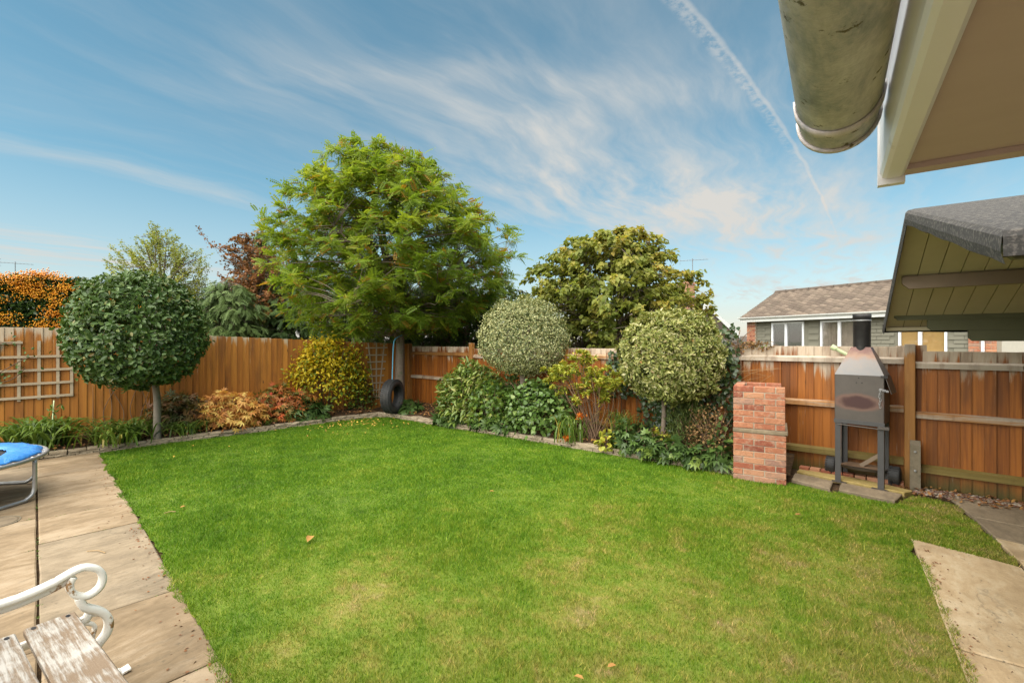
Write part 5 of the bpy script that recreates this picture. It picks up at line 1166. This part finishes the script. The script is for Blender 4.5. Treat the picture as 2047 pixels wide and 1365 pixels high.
# --- shrubs and border plants
def shrub(name, label, base, rad, h, n, L_, W_, tpl, mt, up=.4, droop=.3, lo=.35, cat='shrub', nst=9, varf=None, bark='twig', shape=1.0, z0=.0, clump=0, ax=0.0, out_=.5):
    t = thing(name, label, cat, base); b = np.array(base)
    d = rdir(n); d[:, 2] = np.abs(d[:, 2]); u = rng.uniform(lo**3, 1, n)**(1/3); lump = 1+.10*np.sin(d[:, 0]*6+base[0]*3)*np.sin(d[:, 1]*6+base[1]*5)+.08*np.sin(d[:, 2]*9+d[:, 0]*5)
    if clump:
        cd = rdir(clump); cd[:, 2] = np.abs(cd[:, 2]); j = rng.integers(0, clump, n); d = nrm(cd[j]+rng.normal(0, .16, (n, 3))); d[:, 2] = np.abs(d[:, 2]); u = u*np.clip(rng.normal(1, .06, clump), .85, 1.12)[j]
    q = d*np.array([rad[0], rad[1], 1])*(u*lump)[:, None]; q[:, 2] = z0+(h-z0)*np.clip(q[:, 2], 0, None)**shape
    c_, s2 = math.cos(ax), math.sin(ax); rot = lambda v: np.stack([v[:, 0]*c_-v[:, 1]*s2, v[:, 0]*s2+v[:, 1]*c_, v[:, 2]], 1)
    N0 = rot(nrm(d*np.array([1, 1, .9]))); D = nrm(N0*out_+rdir(n)*.7+np.array([0, 0, up-.3-droop])); N = nrm(N0*.7+np.array([0, 0, .75])+rng.normal(0, .3, (n, 3)))
    P = b+rot(q); sc = rng.uniform(.7, 1.2, n); V, F, k = leaves(P, D, N, L_*sc, W_*sc, tpl); va = rng.random(n)
    if varf is not None: va = np.clip(varf(P, va), 0, 1)
    leaf_obj('foliage', [(V, F, k, va)], mt, t); lines = []; rads = []
    for k in range(nst):
        a = 2*math.pi*k/nst+rng.uniform(-.3, .3); e = b+np.array([math.cos(a)*rad[0]*rng.uniform(.3, .85), math.sin(a)*rad[1]*rng.uniform(.3, .85), h*rng.uniform(.6, .95)]); lines.append([tuple(b+np.array([math.cos(a)*.05, math.sin(a)*.05, -.05])), tuple(b*.45+e*.55+np.array([0, 0, .06])), tuple(e)]); rads.append([.012, .008, .003])
    stems('stems', lines, rads, M[bark], t); return t
def straps(name, label, base, n, h, spread, w_, mt, cat='plant', arch=1.0, dead=0.0, rad=.12):
    """clump of arching strap leaves"""
    t = thing(name, label, cat, base); k = 7; a = rng.uniform(0, 2*np.pi, n); sp_ = spread*rng.uniform(.35, 1.0, n); hh = h*rng.uniform(.65, 1.1, n); s_ = np.linspace(0, 1, k)
    bx0 = rng.normal(0, rad*.5, n); by0 = rng.normal(0, rad*.5, n)
    r_ = sp_[:, None]*s_[None]**1.2; z = hh[:, None]*(s_*1.9-arch*1.25*s_**2.2)[None]/1.0*.9
    cx = base[0]+bx0[:, None]+np.cos(a)[:, None]*r_; cy = base[1]+by0[:, None]+np.sin(a)[:, None]*r_; z = base[2]+np.maximum(z, -.02)
    wd = w_*rng.uniform(.7, 1.2, n)[:, None]*np.array([.6, .9, 1, 1, .85, .55, .08])[None]/2; px0 = -np.sin(a)[:, None]*wd; py0 = np.cos(a)[:, None]*wd
    V = np.stack([np.stack([cx-px0, cy-py0, z+.15*wd], 2), np.stack([cx, cy, z-.25*wd], 2), np.stack([cx+px0, cy+py0, z+.15*wd], 2)], 2).reshape(-1, 3)
    F = []; base_i = (np.arange(n)*k*3)[:, None]
    for i in range(k-1):
        for c_ in range(2): o_ = i*3+c_; F.append(np.stack([base_i[:, 0]+o_, base_i[:, 0]+o_+1, base_i[:, 0]+o_+4, base_i[:, 0]+o_+3], 1))
    va = np.where(rng.random(n) < dead, rng.uniform(.9, 1, n), rng.uniform(0, .85, n)); leaf_obj('leaves', [(V, np.concatenate(F), k*3, va)], mt, t); return t
M['yellow'] = leafmat('yellow_small_leaf', [(0, (.11, .18, .02)), (.22, (.20, .25, .02)), (.38, (.52, .42, .02)), (.8, (.74, .54, .02)), (1, (.70, .42, .02))], .5, .4, .3)
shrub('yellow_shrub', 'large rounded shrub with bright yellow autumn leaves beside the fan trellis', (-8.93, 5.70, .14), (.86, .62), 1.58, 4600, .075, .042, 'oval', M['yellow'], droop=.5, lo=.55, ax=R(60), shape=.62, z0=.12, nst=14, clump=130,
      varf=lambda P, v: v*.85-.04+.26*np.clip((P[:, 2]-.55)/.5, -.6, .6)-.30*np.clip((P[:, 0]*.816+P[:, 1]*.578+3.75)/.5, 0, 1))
M['peony'] = leafmat('peach_autumn_leaf', [(0, (.48, .18, .06)), (.4, (.72, .32, .09)), (.75, (.78, .47, .13)), (1, (.78, .60, .16))], .5, .35, .3)
M['peony_red'] = leafmat('red_green_autumn_leaf', [(0, (.09, .105, .02)), (.3, (.20, .16, .03)), (.5, (.38, .14, .04)), (.75, (.50, .10, .04)), (.93, (.56, .26, .06)), (1, (.66, .03, .02))], .5, .3, .3)
M['peony_brown'] = leafmat('brown_green_autumn_leaf', [(0, (.045, .055, .018)), (.45, (.09, .085, .03)), (.75, (.16, .09, .04)), (1, (.22, .10, .06))], .55, .25, .3)
shrub('peony_clump', 'peach orange autumn peony clump by the stone edging', (-8.98, 3.78, .12), (.60, .42), .60, 1150, .115, .13, 'palmate', M['peony'], droop=.55, lo=.55, ax=R(60), cat='plant', shape=.75)
shrub('peony_clump', 'dark red and green peony clump between the orange clump and yellow shrub', (-8.95, 4.70, .12), (.68, .40), .64, 1150, .11, .12, 'palmate', M['peony_red'], droop=.45, lo=.5, ax=R(65), cat='plant', shape=.75)
shrub('peony_clump', 'brown-green withering peony clump right of the grey trunk', (-9.30, 3.15, .12), (.52, .34), .58, 420, .18, .13, 'palmate', M['peony_brown'], droop=.4, lo=.5, ax=R(65), cat='plant', shape=.75)
M['darkgreen'] = leafmat('dark_green_leaf', [(0, (.03, .07, .018)), (.5, (.055, .115, .028)), (1, (.10, .17, .045))], .4, .15, .45)
shrub('hellebore', 'dark green leafy clump under the left side of the yellow shrub', (-8.72, 5.05, .12), (.42, .26), .36, 190, .20, .17, 'palm7', M['darkgreen'], droop=.5, lo=.5, cat='plant', ax=R(65))
shrub('green_shrub', 'small twiggy green shrub below the fan trellis', (-8.72, 6.42, .14), (.36, .30), .72, 420, .065, .045, 'oval', M['hedge'], droop=.3, lo=.3, ax=R(60))
shrub('hellebore', 'dark green leafy clump under the hanging tyre', (-7.62, 6.86, .14), (.34, .26), .20, 120, .16, .15, 'palm7', M['darkgreen'], droop=.5, lo=.4, cat='plant')
M['strap'] = leafmat('green_strap_leaf', [(0, (.06, .12, .018)), (.5, (.11, .19, .028)), (.85, (.18, .26, .045)), (.92, (.42, .34, .09)), (1, (.50, .30, .06))], .4, .3, .4)
straps('daylily_clump', 'big arching strap-leaved clump beneath the square trellis', (-9.40, 1.42, .10), 190, .58, .66, .034, M['strap'], dead=.04, rad=.35)
straps('daylily_clump', 'strap-leaved clump left of the grey trunk', (-8.98, 2.22, .10), 170, .44, .58, .032, M['strap'], dead=.07, rad=.38)
straps('daylily_clump', 'low strap-leaved clump at the edging right of the grey trunk', (-8.92, 3.05, .10), 120, .30, .36, .024, M['strap'], dead=.03, rad=.28)
straps('daylily_clump', 'tuft of short strap leaves in front of the orange clump', (-8.72, 4.20, .10), 40, .14, .22, .016, M['strap'], rad=.2)
sk_ = thing('seed_stalk', 'tall green seed stalk rising from the strap leaves', 'plant', (-9.42, 1.55, .12)); stems('stem', [smoothpath([(-9.42, 1.55, .1), (-9.40, 1.56, .45), (-9.42, 1.58, .78)], 4)], [.008]*9, M['strap'] if False else M['gutter_pipe'], sk_)
V, F, k = leaves(np.array([-9.42, 1.58, .5])+rng.normal(0, .05, (40, 3))*np.array([1, 1, 2.0]), rdir(40)+np.array([0, 0, .8]), rdir(40), .09, .02, 'lance'); leaf_obj('foliage', [(V, F, k, rng.random(40)*.8)], M['strap'], sk_)
# back border
M['aucuba'] = leafmat('spotted_laurel_leaf', [(0, (.06, .12, .02)), (.35, (.12, .19, .028)), (.65, (.21, .28, .05)), (.9, (.33, .36, .09)), (1, (.44, .43, .15))], .35, .25, .5)
shrub('spotted_laurel', 'yellow-speckled laurel bush with long leaves beside the corner fence panel', (-5.80, 6.78, .12), (.72, .50), 1.12, 2300, .125, .046, 'lance', M['aucuba'], droop=.35, lo=.45, shape=.72, ax=R(0), nst=14, out_=.8)
M['choisya'] = leafmat('bright_green_leaf', [(0, (.05, .11, .018)), (.5, (.09, .17, .025)), (.9, (.16, .25, .035)), (1, (.34, .33, .05))], .35, .25, .45)
shrub('choisya_shrub', 'bright green bushy shrub in front of the spotted laurel', (-5.12, 6.58, .12), (.46, .34), .82, 1000, .085, .065, 'palmate', M['choisya'], droop=.25, lo=.4, shape=.75)
M['hydr'] = leafmat('deep_green_round_leaf', [(0, (.045, .095, .018)), (.45, (.08, .155, .03)), (.85, (.13, .22, .05)), (1, (.21, .27, .07))], .35, .2, .5)
shrub('green_shrub', 'deep green round-leaved bush below the domed speckled tree', (-4.15, 6.62, .12), (.72, .46), .86, 2400, .078, .062, 'heart', M['hydr'], droop=.35, lo=.42, shape=.72, nst=14)
shrub('green_shrub', 'dark leafy bush between laurel and round-leaved bush under the speckled dome', (-4.85, 6.98, .15), (.60, .26), .95, 800, .08, .05, 'oval', M['darkgreen'], droop=.3, lo=.3, shape=.75)
shrub('hellebore', 'dark glossy leaves spilling over the edging below the spotted laurel', (-6.05, 6.44, .10), (.34, .16), .20, 70, .17, .15, 'palm7', M['darkgreen'], droop=.5, lo=.4, cat='plant')
shrub('hellebore', 'dark glossy leaves spilling over the edging below the choisya', (-5.0, 6.42, .10), (.5, .14), .16, 90, .15, .13, 'palm7', M['darkgreen'], droop=.5, lo=.4, cat='plant')
# leggy yellow-green shrub
M['pieris'] = leafmat('lime_tuft_leaf', [(0, (.20, .25, .03)), (.5, (.38, .40, .045)), (.88, (.54, .50, .07)), (1, (.52, .26, .05))], .4, .3, .4)
pr_ = thing('leggy_shrub', 'leggy shrub with lime-yellow leaf tufts on bare brown stems', 'shrub', (-3.05, 6.52, .12)); lines = []; rads = []; tips = []
for k in range(34):
    e = np.array([-3.22+rng.normal(0, .27), 6.58+rng.normal(0, .12), rng.uniform(.72, 1.43)]); e[2] = min(e[2], 1.43-.7*abs(e[0]+3.25)); b0 = np.array([-3.05+rng.normal(0, .05), 6.52+rng.normal(0, .03), .1]); md = b0*.5+e*.5+rng.normal(0, .07, 3)
    lines.append(smoothpath([tuple(b0), tuple(md), tuple(e)], 4)); rads.append(list(np.linspace(.010, .003, len(lines[-1])))); tips.append(e)
    for q in range(2): e2 = e+rng.normal(0, .09, 3); lines.append([tuple(md*.4+e*.6), tuple(e2)]); rads.append([.004, .002]); tips.append(e2)
tips = np.array(tips); bi = np.repeat(np.arange(len(tips)), 26); n = len(bi); D = nrm(rdir(n)*np.array([1, 1, .45])+np.array([0, 0, .25])); V, F, k = leaves(tips[bi]+rng.normal(0, .018, (n, 3)), D, np.array([0, 0, 1])+rng.normal(0, .3, (n, 3)), .078*rng.uniform(.7, 1.2, n), .028, 'lance'); leaf_obj('foliage', [(V, F, k, rng.random(n))], M['pieris'], pr_); stems('stems', lines, rads, M['twig'], pr_)
straps('strap_leaf_clump', 'upright dark green strap leaves beside the leggy shrub', (-3.35, 6.36, .10), 60, .48, .26, .022, M['strap'], arch=.85, dead=.05, rad=.22)
straps('strap_leaf_clump', 'pale yellowing blades leaning over the edging below the orange flower', (-3.38, 6.26, .09), 16, .34, .18, .026, M['strap'], arch=.7, dead=.6, rad=.12)
M['orange'] = leafmat('orange_petal', [(0, (.55, .10, .01)), (1, (.70, .20, .02))], .5, .3, .3)
for (x, y, z, lb) in ((-3.20, 6.34, .50, 'orange flower head on a stalk among strap leaves'), (-3.36, 6.20, .16, 'low orange flower at the stone edging')):
    fo_ = thing('orange_flower', lb, 'flower', (x, y, .1)); V, F, k = leaves(np.array([x, y, z])+rng.normal(0, .028, (46, 3)), rdir(46)+np.array([0, 0, .5]), rdir(46), .045, .028, 'rhomb'); leaf_obj('petals', [(V, F, k, rng.random(46))], M['orange'], fo_); stems('stalk', [[(x, y, .08), (x, y, z)]], [[.005, .004]], M['gutter_pipe'], fo_)
straps('grass_tuft', 'arching pale grass tuft in front of the dark ivy', (-2.62, 6.60, .12), 110, .62, .42, .012, M['strap'], arch=.95, dead=.22, rad=.2)
M['ivy'] = leafmat('dark_ivy_leaf', [(0, (.012, .030, .012)), (.6, (.026, .058, .022)), (1, (.06, .10, .035))], .35, .1, .5)
def ivy(label, x0, x1, z0, z1, n, over=0):
    o = thing('ivy', label, 'climber', ((x0+x1)/2, B_fence((x0+x1)/2)-.06, 0)); x = rng.uniform(x0, x1, n); z = rng.uniform(z0, z1, n); e = np.abs((x-(x0+x1)/2)/((x1-x0)/2)); kp = rng.random(n) > e**3*.8; x, z = x[kp], z[kp]; n = len(x)
    y = np.array([B_fence(a) for a in x])-rng.uniform(.03, .14, n)+over*np.clip(z-1.45, 0, .3)*rng.uniform(-.4, .8, n); P = np.stack([x, y, z], 1)
    V, F, k = leaves(P, rdir(n)*np.array([1, .4, 1])+np.array([0, -.2, -.5]), np.array([0, -1, .35])+rng.normal(0, .4, (n, 3)), .062, .058, 'heart'); leaf_obj('foliage', [(V, F, k, rng.random(n))], M['ivy'], o)
    ln = []
    for k in range(8): a = rng.uniform(x0, x1); ln.append(smoothpath([(a, B_fence(a)-.03, .05), (a+rng.normal(0, .1), B_fence(a)-.04, (z0+z1)/2), (a+rng.normal(0, .15), B_fence(a)-.03, z1-.05)], 4))
    stems('stems', ln, [[.006]*len(l) for l in ln], M['twig'], o)
ivy('dark ivy covering the fence behind the stem of the pale clipped ball', -2.55, -1.35, .1, .82, 900)
ivy('ivy spilling over the fence top beside the pale clipped ball', -1.50, -1.05, 1.05, 1.86, 330, 1)
ivy('ivy on the fence between the two variegated clipped trees', -3.1, -2.35, .75, 1.5, 420)
ivy('ivy trails low on the fence left of the brick barbecue', -1.55, -1.02, .5, 1.15, 190)
M['hell'] = leafmat('mid_green_hellebore_leaf', [(0, (.03, .07, .02)), (.5, (.06, .115, .03)), (.85, (.10, .18, .04)), (1, (.20, .28, .05))], .4, .2, .45)
for x, y, r_, h_, n_, lb in ((-2.45, 6.36, .26, .40, 110, 'hellebore clump with fingered leaves left of the thin bare stem'), (-2.12, 6.28, .26, .26, 90, 'hellebore clump in front of the thin bare stem'), (-1.82, 6.26, .24, .24, 80, 'hellebore clump hanging over the edging right of the thin bare stem'), (-1.50, 6.20, .26, .20, 70, 'hellebore clump on the edging before the dried flower heads'), (-1.18, 6.22, .16, .20, 40, 'small leafy tuft beside the brick barbecue foot')):
    shrub('hellebore', lb, (x, y, .09), (r_, r_*.7), h_, int(n_*1.4), .13, .12, 'palm7', M['hell'], droop=.45, lo=.4, cat='plant', nst=6)
shrub('lime_plant', 'small lime-green leafy plant at the edging left of the hellebores', (-2.72, 6.30, .09), (.17, .13), .22, 130, .085, .06, 'oval', M['pieris'], droop=.3, lo=.4, cat='plant')
shrub('box_bush', 'little yellow-green bush among the hellebores', (-2.02, 6.44, .1), (.20, .15), .36, 330, .045, .03, 'oval', M['pieris'], droop=.2, lo=.4)
M['thyme'] = leafmat('fine_green_needle', [(0, (.05, .08, .02)), (.5, (.10, .14, .035)), (1, (.18, .22, .06))], .5, .25, .3)
shrub('feathery_bush', 'fine feathery green bush right of the thin bare stem', (-1.68, 6.58, .1), (.32, .24), .80, 2200, .07, .012, 'rhomb', M['thyme'], up=1.0, droop=0, lo=.3, shape=.75)
M['dried'] = leafmat('dried_brown_flower', [(0, (.10, .05, .025)), (.4, (.22, .115, .055)), (.8, (.34, .19, .09)), (1, (.10, .14, .04))], .8, .2, .1)
shrub('hydrangea_bush', 'bush with dried brown flower heads beside the brick barbecue', (-1.32, 6.46, .1), (.34, .28), .68, 1500, .035, .024, 'rhomb', M['dried'], droop=0, lo=.5, shape=.8, clump=46, nst=22)
shrub('green_shrub', 'dark leafy sprig growing through the dried flower heads', (-1.20, 6.34, .1), (.2, .16), .55, 70, .10, .07, 'heart', M['hell'], droop=.3, lo=.4, nst=5)
# bare climbing twigs on the fence, rose on the left trellis
cl_ = thing('dry_climber', 'bare pale twigs of a dead climber on the fence between pale ball and barbecue', 'climber', (-1.05, B_fence(-1)-.05, .9)); ln = []
for k in range(16):
    a = -1.45+rng.uniform(0, .3); z = rng.uniform(.75, 1.2); ln.append(smoothpath([(a, B_fence(a)-.06, z), (a+rng.uniform(.1, .3), B_fence(a)-.10, z+rng.uniform(-.1, .25)), (a+rng.uniform(.3, .75), B_fence(a)-.09, z+rng.uniform(-.1, .4))], 5))
stems('twigs', ln, [list(np.linspace(.0035, .0015, len(l))) for l in ln], M['twig_pale'], cl_, 4)
rs = thing('climbing_rose', 'sparse climbing rose with thorny brown stems across the square trellis', 'climber', (-9.8, 1.0, 1.1)); ln = [smoothpath([tuple(LF(-1.1, .95, .06)), tuple(LF(-.75, 1.2, .08)), tuple(LF(-.52, 1.38, .10)), tuple(LF(-.40, 1.42, .12))], 5), smoothpath([tuple(LF(-1.0, 1.3, .06)), tuple(LF(-.8, 1.6, .08)), tuple(LF(-.6, 1.63, .12))], 5), smoothpath([tuple(LF(-.95, 1.0, .06)), tuple(LF(-.65, 1.08, .07)), tuple(LF(-.5, 1.25, .09))], 5)]
stems('stems', ln, [[.007]*len(l) for l in ln], M['twig'], rs); n = 60; P = np.array([tuple(random.choice(random.choice(ln))) for _ in range(n)])+rng.normal(0, .06, (n, 3)); V, F, k = leaves(P, rdir(n), rdir(n)+np.array([.5, 0, .6]), .05, .036, 'oval'); leaf_obj('foliage', [(V, F, k, rng.random(n))], M['hell'], rs)
vt = thing('bare_climber', 'thin bare brown stems trained on the fence behind the grey trunk', 'climber', (-9.6, 2.2, .1)); ln = []
for k in range(7):
    s0 = .25+.12*k; ln.append(smoothpath([tuple(LF(s0+.1*math.sin(k*2), .12, .03)), tuple(LF(s0+.12*math.sin(k*3.1), .5, .04)), tuple(LF(s0+.2*math.sin(k*1.7), .95, .04))], 5))
stems('stems', ln, [list(np.linspace(.009, .004, len(l))) for l in ln], M['twig'], vt)
br = thing('bramble', 'brown dying bramble trailing over the weathered fence top', 'climber', (-.88, B_fence(-.9), 1.55)); n = 150; x = rng.normal(-.90, .13, n); P = np.stack([x, np.array([B_fence(a) for a in x])-rng.uniform(-.06, .06, n), 1.60+rng.normal(0, .03, n)-np.abs(x+.9)*.1], 1); V, F, k = leaves(P, rdir(n), rdir(n)+np.array([0, -.5, .6]), .04, .03, 'oval'); leaf_obj('foliage', [(V, F, k, rng.random(n))], M['dried'], br)
stems('stems', [smoothpath([(-1.15, B_fence(-1.1)-.03, 1.56), (-.9, B_fence(-.9)-.02, 1.63), (-.6, B_fence(-.6)-.03, 1.60)], 5)], [[.004]*11], M['twig'], br)
# --- fallen leaves
FL = [(-3.55, 2.13, .115, .62), (-.92, 2.12, .05, .55), (-.98, 1.98, .05, .6), (-1.27, 1.73, .05, 1.), (-7.6, 2.5, .07, .95), (-8.1, 2.9, .06, .9), (-3.0, 3.9, .05, .7), (-.3, 5.0, .06, .5), (-7.6, 3.2, .05, .95), (-5.2, 1.75, .05, .6)]
FLB = ['large curled orange leaf lying alone on the open lawn', 'small brown leaf on the worn grass, farther of a close pair', 'small brown leaf on the worn grass, nearer of a close pair', 'bright yellow-orange leaf on the grass facing the bench end', 'yellow leaf on the grass near the patio corner', 'yellow leaf on the grass by the edging below the grey trunk', 'pale brown leaf in the middle of the lawn', 'brown leaf on the grass in front of the brick barbecue', 'yellow leaf on the grass in front of the orange peony', 'brown leaf on the grass close to the patio edge']
for i, (x, y, L_, v_) in enumerate(FL):
    a = rng.uniform(0, 6.28); V, F, k = leaves(np.array([[x, y, .034]]), np.array([[math.cos(a), math.sin(a), .12]]), np.array([[.1, .1, 1]]), L_, L_*.55, 'oval')
    o = link('fallen_leaf', me_np('fallen_leaf', V-np.array([x, y, .034]), F, M['litter'], {'var': np.full(len(V), v_)}), None, (x, y, .034)); tag(o, FLB[i], 'leaf', 'fallen leaves on the lawn')
def litter(name, label, P, L_, lo, hi):
    n = len(P); D = rdir(n)*np.array([1, 1, .25]); V, F, k = leaves(P, D, np.array([0, 0, 1])+rng.normal(0, .35, (n, 3)), L_*rng.uniform(.6, 1.2, n), L_*.6*rng.uniform(.6, 1.2, n), 'rhomb'); o = link(name, me_np(name, V, F, M['litter'], {'var': np.repeat(rng.uniform(lo, hi, n), k)})); tag(o, label, 'leaves', kind='stuff')
n = 230; x = rng.normal(-7.9, .55, n); y = 5.75+rng.normal(0, .5, n); kp = inside(x, y, LP); x, y = x[kp], y[kp]; litter('leaf_litter', 'small yellow leaves scattered on the grass below the yellow shrub', np.stack([x, y, np.full(len(x), .03)], 1), .05, .72, 1.0)
y = rng.uniform(1.2, 6.4, 900); f = rng.uniform(.05, .95, 900); x = np.array([L_edge(a) for a in y])*(1-f)+np.array([L_fence(a) for a in y])*f; litter('leaf_litter', 'brown leaf litter on the soil of the left bed', np.stack([x, y, .10+.085*f+.03], 1), .06, 0, .75)
x = rng.uniform(-8.3, -1.1, 1500); f = rng.uniform(.05, .95, 1500); y = np.array([B_edge(a)+.06 for a in x])*(1-f)+np.array([B_fence(a) for a in x])*f; litter('leaf_litter', 'brown leaf litter on the soil of the back bed', np.stack([x, y, .10+.11*f+.03], 1), .06, 0, .7)
# pebbles at the fence foot by the path
n = 520; x = rng.uniform(.72, 1.75, n); y = np.array([B_fence(a) for a in x])-rng.uniform(.03, .30, n)*np.clip(rng.random(n)+.4, 0, 1); P = np.stack([x, y, np.full(n, .004)], 1); V, F, k = blobs(P, np.ones(n)); sc = np.repeat(rng.uniform(1.4, 3.6, (n, 1)), 6, 0); C0 = np.repeat(P, 6, 0); V = C0+(V-C0)*sc*np.array([1.25, 1.0, .7]); o = link('pebbles', me_np('pebbles', V, F, M['pebble'], {'var': np.repeat(rng.random(n), 6)}, True)); tag(o, 'mixed pebbles along the foot of the fence by the path', 'pebbles', kind='stuff')
x = rng.uniform(.55, 1.7, 260); litter('leaf_litter', 'dead leaves among the pebbles by the path', np.stack([x, np.array([B_fence(a) for a in x])-rng.uniform(.0, .45, 260), np.full(260, .03)], 1), .05, 0, .6)
# twigs, crumbs and small weeds that lie along the ragged turf edge and on the paving
n = 260; u = rng.uniform(-2.2, 6.3, n); v = -np.abs(rng.normal(0, .09, n))-.01; x = -2.37-.9894*u+.145*v; y = 1.02+.145*u+.9894*v
litter('leaf_litter', 'dark crumbs and bits of leaf on the patio beside the lawn edge', np.stack([x, y, np.full(n, .017)], 1), .022, 0, .35)
n = 120; x = .53+np.abs(rng.normal(0, .08, n)); y = rng.uniform(2.2, 4.8, n); litter('leaf_litter', 'dark crumbs and bits of leaf on the path slab beside the lawn edge', np.stack([x, y, np.full(n, .018)], 1), .020, 0, .35)
for i, (x, y, a, L_) in enumerate(((-4.75, .98, .5, .17), (-5.2, 1.62, 1.2, .09))):
    o = MB().tube(smoothpath([(0, 0, .004), (L_*.5, .012, .008), (L_, -.008, .004)], 4), .0035, 5).build('twig', M['twig_pale'], None, (x, y, .015), (0, 0, a)); tag(o, ['thin pale twig lying on the patio beyond the bench arm', 'short pale twig at the patio edge near the lawn'][i], 'twig')
# moss and small weeds rooted in the paving joints
pts = []
for (v0, v1, us) in rows[:2]:
    for u in us[1:-1]:
        for k in range(5): p = PP(u+rng.normal(0, .004), rng.uniform(v1, v0)); pts.append((p.x, p.y, .004))
for k in range(60): p = PP(rng.uniform(-1, 6.5), -.65+rng.normal(0, .004)); pts.append((p.x, p.y, .004))
P = np.repeat(np.array(pts), 7, 0)+rng.normal(0, .006, (len(pts)*7, 3))*np.array([1, 1, .1]); n = len(P); V, F, k = leaves(P, rdir(n)*np.array([1, 1, .5])+np.array([0, 0, .5]), rdir(n)+np.array([0, 0, 1]), .018*rng.uniform(.4, 1.3, n), .006, 'rhomb')
tag(link('joint_weeds', me_np('joint_weeds', V, F, M['strap'], {'var': np.repeat(rng.random(n)*.85, k)})), 'tiny weeds and moss in the patio joints', 'weeds', kind='stuff')
